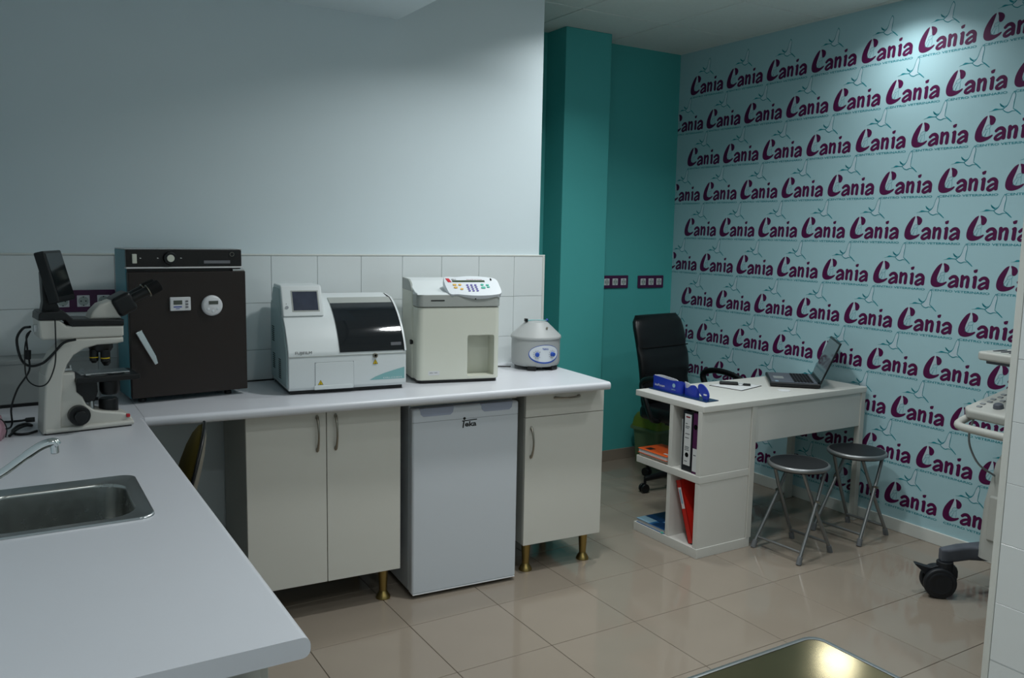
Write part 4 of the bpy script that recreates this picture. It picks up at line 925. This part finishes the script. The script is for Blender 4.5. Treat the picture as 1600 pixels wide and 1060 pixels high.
for i in range(5):
    a = PI-0.26+2*PI*i/5; c_, s_ = math.cos(a), math.sin(a)
    S().tube([(0.03*c_, 0.03*s_, 0.115), (0.17*c_, 0.17*s_, 0.10), (0.31*c_, 0.31*s_, 0.085)], [0.026, 0.022, 0.017], 8).build('base_arm', 'black_plastic', t)
    cs = S().cyl((0.31*c_, 0.31*s_, 0.05), (0.31*c_, 0.31*s_, 0.085), 0.009, n=10)
    for e in (-0.014, 0.014): cs.cyl((0.315*c_+(e-0.008)*s_, 0.315*s_-(e-0.008)*c_, 0.028), (0.315*c_+(e+0.008)*s_, 0.315*s_-(e+0.008)*c_, 0.028), 0.028, n=18, b=0.004)
    cs.build('caster', 'black_plastic', t)

# ------------------------------------------------------------------ waste bin
t = thing('waste_bin', 'green plastic bin behind the office chair', 'bin', (2.92, 1.40, 0), math.radians(6))
S().loft([ring(-0.13, 0.13, -0.11, 0.11, 0.03, 0.0), ring(-0.15, 0.15, -0.125, 0.125, 0.035, 0.245)]).build('body', 'bin_body', t, 40)
S().loft([ring(-0.168, 0.168, -0.14, 0.14, 0.04, 0.24), ring(-0.17, 0.17, -0.142, 0.142, 0.04, 0.25), ring(-0.165, 0.165, -0.138, 0.138, 0.04, 0.262)]).build('rim', 'bin_body', t, 40)
S().loft([ring(-0.160, 0.160, -0.134, 0.134, 0.04, 0.26), ring(-0.150, 0.150, -0.125, 0.125, 0.04, 0.32), ring(-0.135, 0.135, -0.11, 0.11, 0.04, 0.35), ring(-0.09, 0.09, -0.07, 0.07, 0.03, 0.365)]).build('lid', 'bin_lid', t, 50)

# ------------------------------------------------------------------ folding stools
def stool(label, loc, rz):
    t = thing('folding_stool', label, 'stool', loc, rz, 'folding stools by the desk')
    SH = 0.458
    S().lathe([(0, 0.430), (0.138, 0.430), (0.138, 0.4575), (0.128, 0.459), (0, 0.458)], 44).build('seat', 'stool_seat', t, 40)
    S().tube([(0.1385*math.cos(a), 0.1385*math.sin(a), 0.446) for a in (2*PI*i/48 for i in range(48))], 0.012, 10, closed=True).build('seat_rim', 'stool_frame', t, 60)
    for s_, yy in ((1, 0.118), (-1, 0.098)):
        fr = S()
        for y in (-yy, yy):
            top = Vector((s_*0.076, y*0.86, 0.434)); ft = Vector((-s_*0.140, y*1.16, 0.012))
            mid = top.lerp(ft, 0.36)
            leg = S().tube(catmull([top, mid+Vector((s_*0.006, 0, 0)), ft], 5), 0.009, 10).build('leg', 'stool_frame', t, 60)
            S().cyl(ft.lerp(top, 0.06), (ft.x, ft.y, 0.0), 0.0125, 0.0135, n=14, b=0.002).build('rubber_foot', 'rubber_grey', leg)
        za = 0.1; ft = Vector((-s_*0.140, 0, 0.012)); tp_ = Vector((s_*0.105, 0, 0.432)); p = ft.lerp(tp_, za)
        S().tube([(p.x, -yy*1.136, p.z), (p.x, yy*1.136, p.z)], 0.007, 8).build('crossbar', 'stool_frame', t, 60)
    for y in (-0.118, 0.118): S().cyl((0.0, y*1.0-0.016, 0.285), (0.0, y*1.0+0.006, 0.285), 0.006, n=10).build('pivot', 'nickel', t)
    return t
stool('grey folding stool with black round seat standing closer to the desk shelf', (2.420, -0.185, 0), math.radians(3))
stool('grey folding stool with black round seat standing closer to the wallpaper', (2.898, -0.165, 0), math.radians(3))

# ------------------------------------------------------------------ ultrasound machine (front faces -x)
t = thing('ultrasound_machine', 'wheeled grey ultrasound machine beside the tiled partition', 'ultrasound machine', (2.56, -0.93, 0), math.radians(-6))
bs = [(0.0, -0.05), (0.02, -0.068), (0.10, -0.078), (0.20, -0.13), (0.50, -0.14), (0.50, 0.14), (0.20, 0.13), (0.10, 0.078), (0.02, 0.068), (0.0, 0.05)]
bs = [(-0.02, 0.055), (0.0, 0.035), (0.12, 0.02), (0.20, -0.03), (0.20, -0.22), (0.12, -0.29), (0.0, -0.30), (-0.02, -0.325), (0.0, -0.36), (0.10, -0.37), (0.24, -0.34), (0.48, -0.32), (0.48, 0.04), (0.24, 0.06), (0.10, 0.085), (0.0, 0.085)]
S().prism(bs, 0.155, 0.218, 'z', bevel=0.012, seg=3, caps_only=True).build('base', 'ultra_dark', t)
S().loft([ring(0.135, 0.47, -0.30, 0.02, 0.05, 0.18), ring(0.14, 0.47, -0.295, 0.015, 0.05, 0.42), ring(0.165, 0.46, -0.275, -0.005, 0.05, 0.60), ring(0.225, 0.42, -0.25, -0.03, 0.05, 0.72), ring(0.215, 0.40, -0.24, -0.04, 0.04, 0.80)]).build('tower', 'ultra_white', t, 50)
S().box(0.126, 0.15, -0.24, -0.035, 0.27, 0.47, b=0.01, seg=3).build('front_door', 'ultra_white', t)
S().box(0.118, 0.14, -0.19, -0.085, 0.31, 0.45, b=0.006).build('drive_bay', 'device_grey', t)
S().box(0.1165, 0.13, -0.165, -0.105, 0.325, 0.438).build('drive_slot', 'dark_gap', t, 0)
XC = T(0.02, -0.14, 0.845) @ RY(math.radians(-13))
cp = S().prism([(0.0, -0.17), (0.03, -0.20), (0.42, -0.20), (0.42, 0.20), (0.03, 0.20), (0.0, 0.17)], -0.045, 0.0, 'z', bevel=0.014, seg=3, X=XC).build('console', 'ultra_white', t)
S().tube(catmull([(0.06, 0.185, -0.05), (-0.02, 0.185, -0.055), (-0.06, 0.16, -0.056), (-0.068, 0.08, -0.056), (-0.068, -0.08, -0.056), (-0.06, -0.16, -0.056), (-0.02, -0.185, -0.055), (0.06, -0.185, -0.05)], 5), 0.017, 10, X=XC).build('handle', 'ultra_white', t, 60)
S().lathe([(0, 0.02), (0.014, 0.02), (0.019, 0.015), (0.021, 0.0)], 24, X=XC @ T(0.075, 0.075, 0)).build('trackball', 'ultra_dark', cp)
S().lathe([(0, 0.012), (0.014, 0.010), (0.018, 0.0)], 20, X=XC @ T(0.045, -0.005, 0)).build('dial', 'ultra_grey', cp)
kr = S().box(-0.008, 0.008, -0.011, 0.011, 0, 0.004, b=0.002, seg=1).mesh('key', 'ultra_grey', 0)
for r in range(9):
    for c in range(8):
        if r < 3 and 2 < c < 7: continue
        o = piece('key', kr, cp); o.matrix_local = XC @ T(0.05+r*0.034, -0.15+c*0.042+(0.008 if r % 2 else 0), 0.0)
S().tube(catmull([(0.055, 0.01, 0.815), (0.05, 0.025, 0.75), (0.06, 0.025, 0.68), (0.10, 0.005, 0.60), (0.165, -0.03, 0.55)], 6), 0.0045, 7).build('probe_cable', 'ultra_grey', t, 60)
mn = S().prism([(0.07, -0.31), (0.09, -0.33), (0.30, -0.33), (0.30, 0.045), (0.09, 0.045), (0.07, 0.03)], 1.055, 1.092, 'z', bevel=0.01, seg=3).build('monitor_shelf', 'ultra_white', t)
for i in range(5): S().tube(catmull([(0.13, 0.005-0.035*i, 1.092), (0.17, 0.0-0.035*i, 1.094), (0.22, 0.008-0.035*i, 1.092)], 4), 0.004, 6).build('vent_slot', 'ultra_dark', mn, 60)
S().box(0.10, 0.29, -0.30, 0.015, 1.04, 1.056, b=0.004).build('shelf_underside', 'ultra_dark', mn)
S().tube([(0.32, -0.14, 0.84), (0.32, -0.14, 1.05)], 0.04, 14).build('monitor_post', 'ultra_white', t)
for cx_, cy_, a in ((0.005, 0.055, 2.5), (0.005, -0.335, 3.4), (0.44, 0.03, 0.4), (0.44, -0.31, -0.4)):
    X0 = T(cx_, cy_, 0) @ RZ(a)
    c = S().cyl((0, 0, 0.11), (0, 0, 0.160), 0.034, n=24, b=0.003, X=X0).prism([(p.x, p.y) for p in catmull([(-0.045, 0.14, 0), (0.03, 0.142, 0), (0.065, 0.130, 0), (0.125, 0.142, 0), (0.095, 0.112, 0), (0.066, 0.08, 0), (0.04, 0.05, 0), (-0.04, 0.06, 0)], 4, True)], -0.018, 0.018, 'y', bevel=0.004, X=X0).build('caster', 'caster_dark', t, 40)
    for e in (-1, 1):
        wl = S().cyl((0.022, e*0.018, 0.068), (0.022, e*0.044, 0.068), 0.068, n=36, b=0.008, X=X0).build('wheel', 'caster_dark', c)
        S().lathe([(0.052, 0), (0.048, 0.002), (0.040, 0.002), (0.036, 0), (0.014, 0.001), (0.0, 0.004)], 30, X=X0 @ T(0.022, e*0.0445, 0.068) @ RX(-e*PI/2)).build('hub_cap', 'caster_dark', wl)

# ------------------------------------------------------------------ steel examination table
t = thing('examination_table', 'stainless steel examination table near the tiled partition', 'table', (0, 0, 0))
tx0, tx1, ty0, ty1 = -0.75, -0.012, -2.66, -2.20
TZ = 1.03
S().loft([ring(tx0, tx1, ty0, ty1, 0.022, TZ-0.035), ring(tx0, tx1, ty0, ty1, 0.022, TZ-0.004), ring(tx0+0.002, tx1-0.002, ty0+0.002, ty1-0.002, 0.021, TZ), ring(tx0+0.008, tx1-0.008, ty0+0.008, ty1-0.008, 0.018, TZ)], cap=False).build('rim', 'steel_rim', t, 50)
S().prism(rrect(tx0+0.008, tx1-0.008, ty0+0.008, ty1-0.008, 0.018, 6), TZ-0.02, TZ-0.0005, 'z').build('table_top', 'table_steel', t)
S().box(-0.47, -0.29, -2.52, -2.34, 0.04, TZ-0.02, b=0.006).build('pedestal', 'steel_rim', t)
S().box(-0.66, -0.10, -2.62, -2.24, 0.0, 0.04, b=0.01).build('foot_plate', 'steel_rim', t)
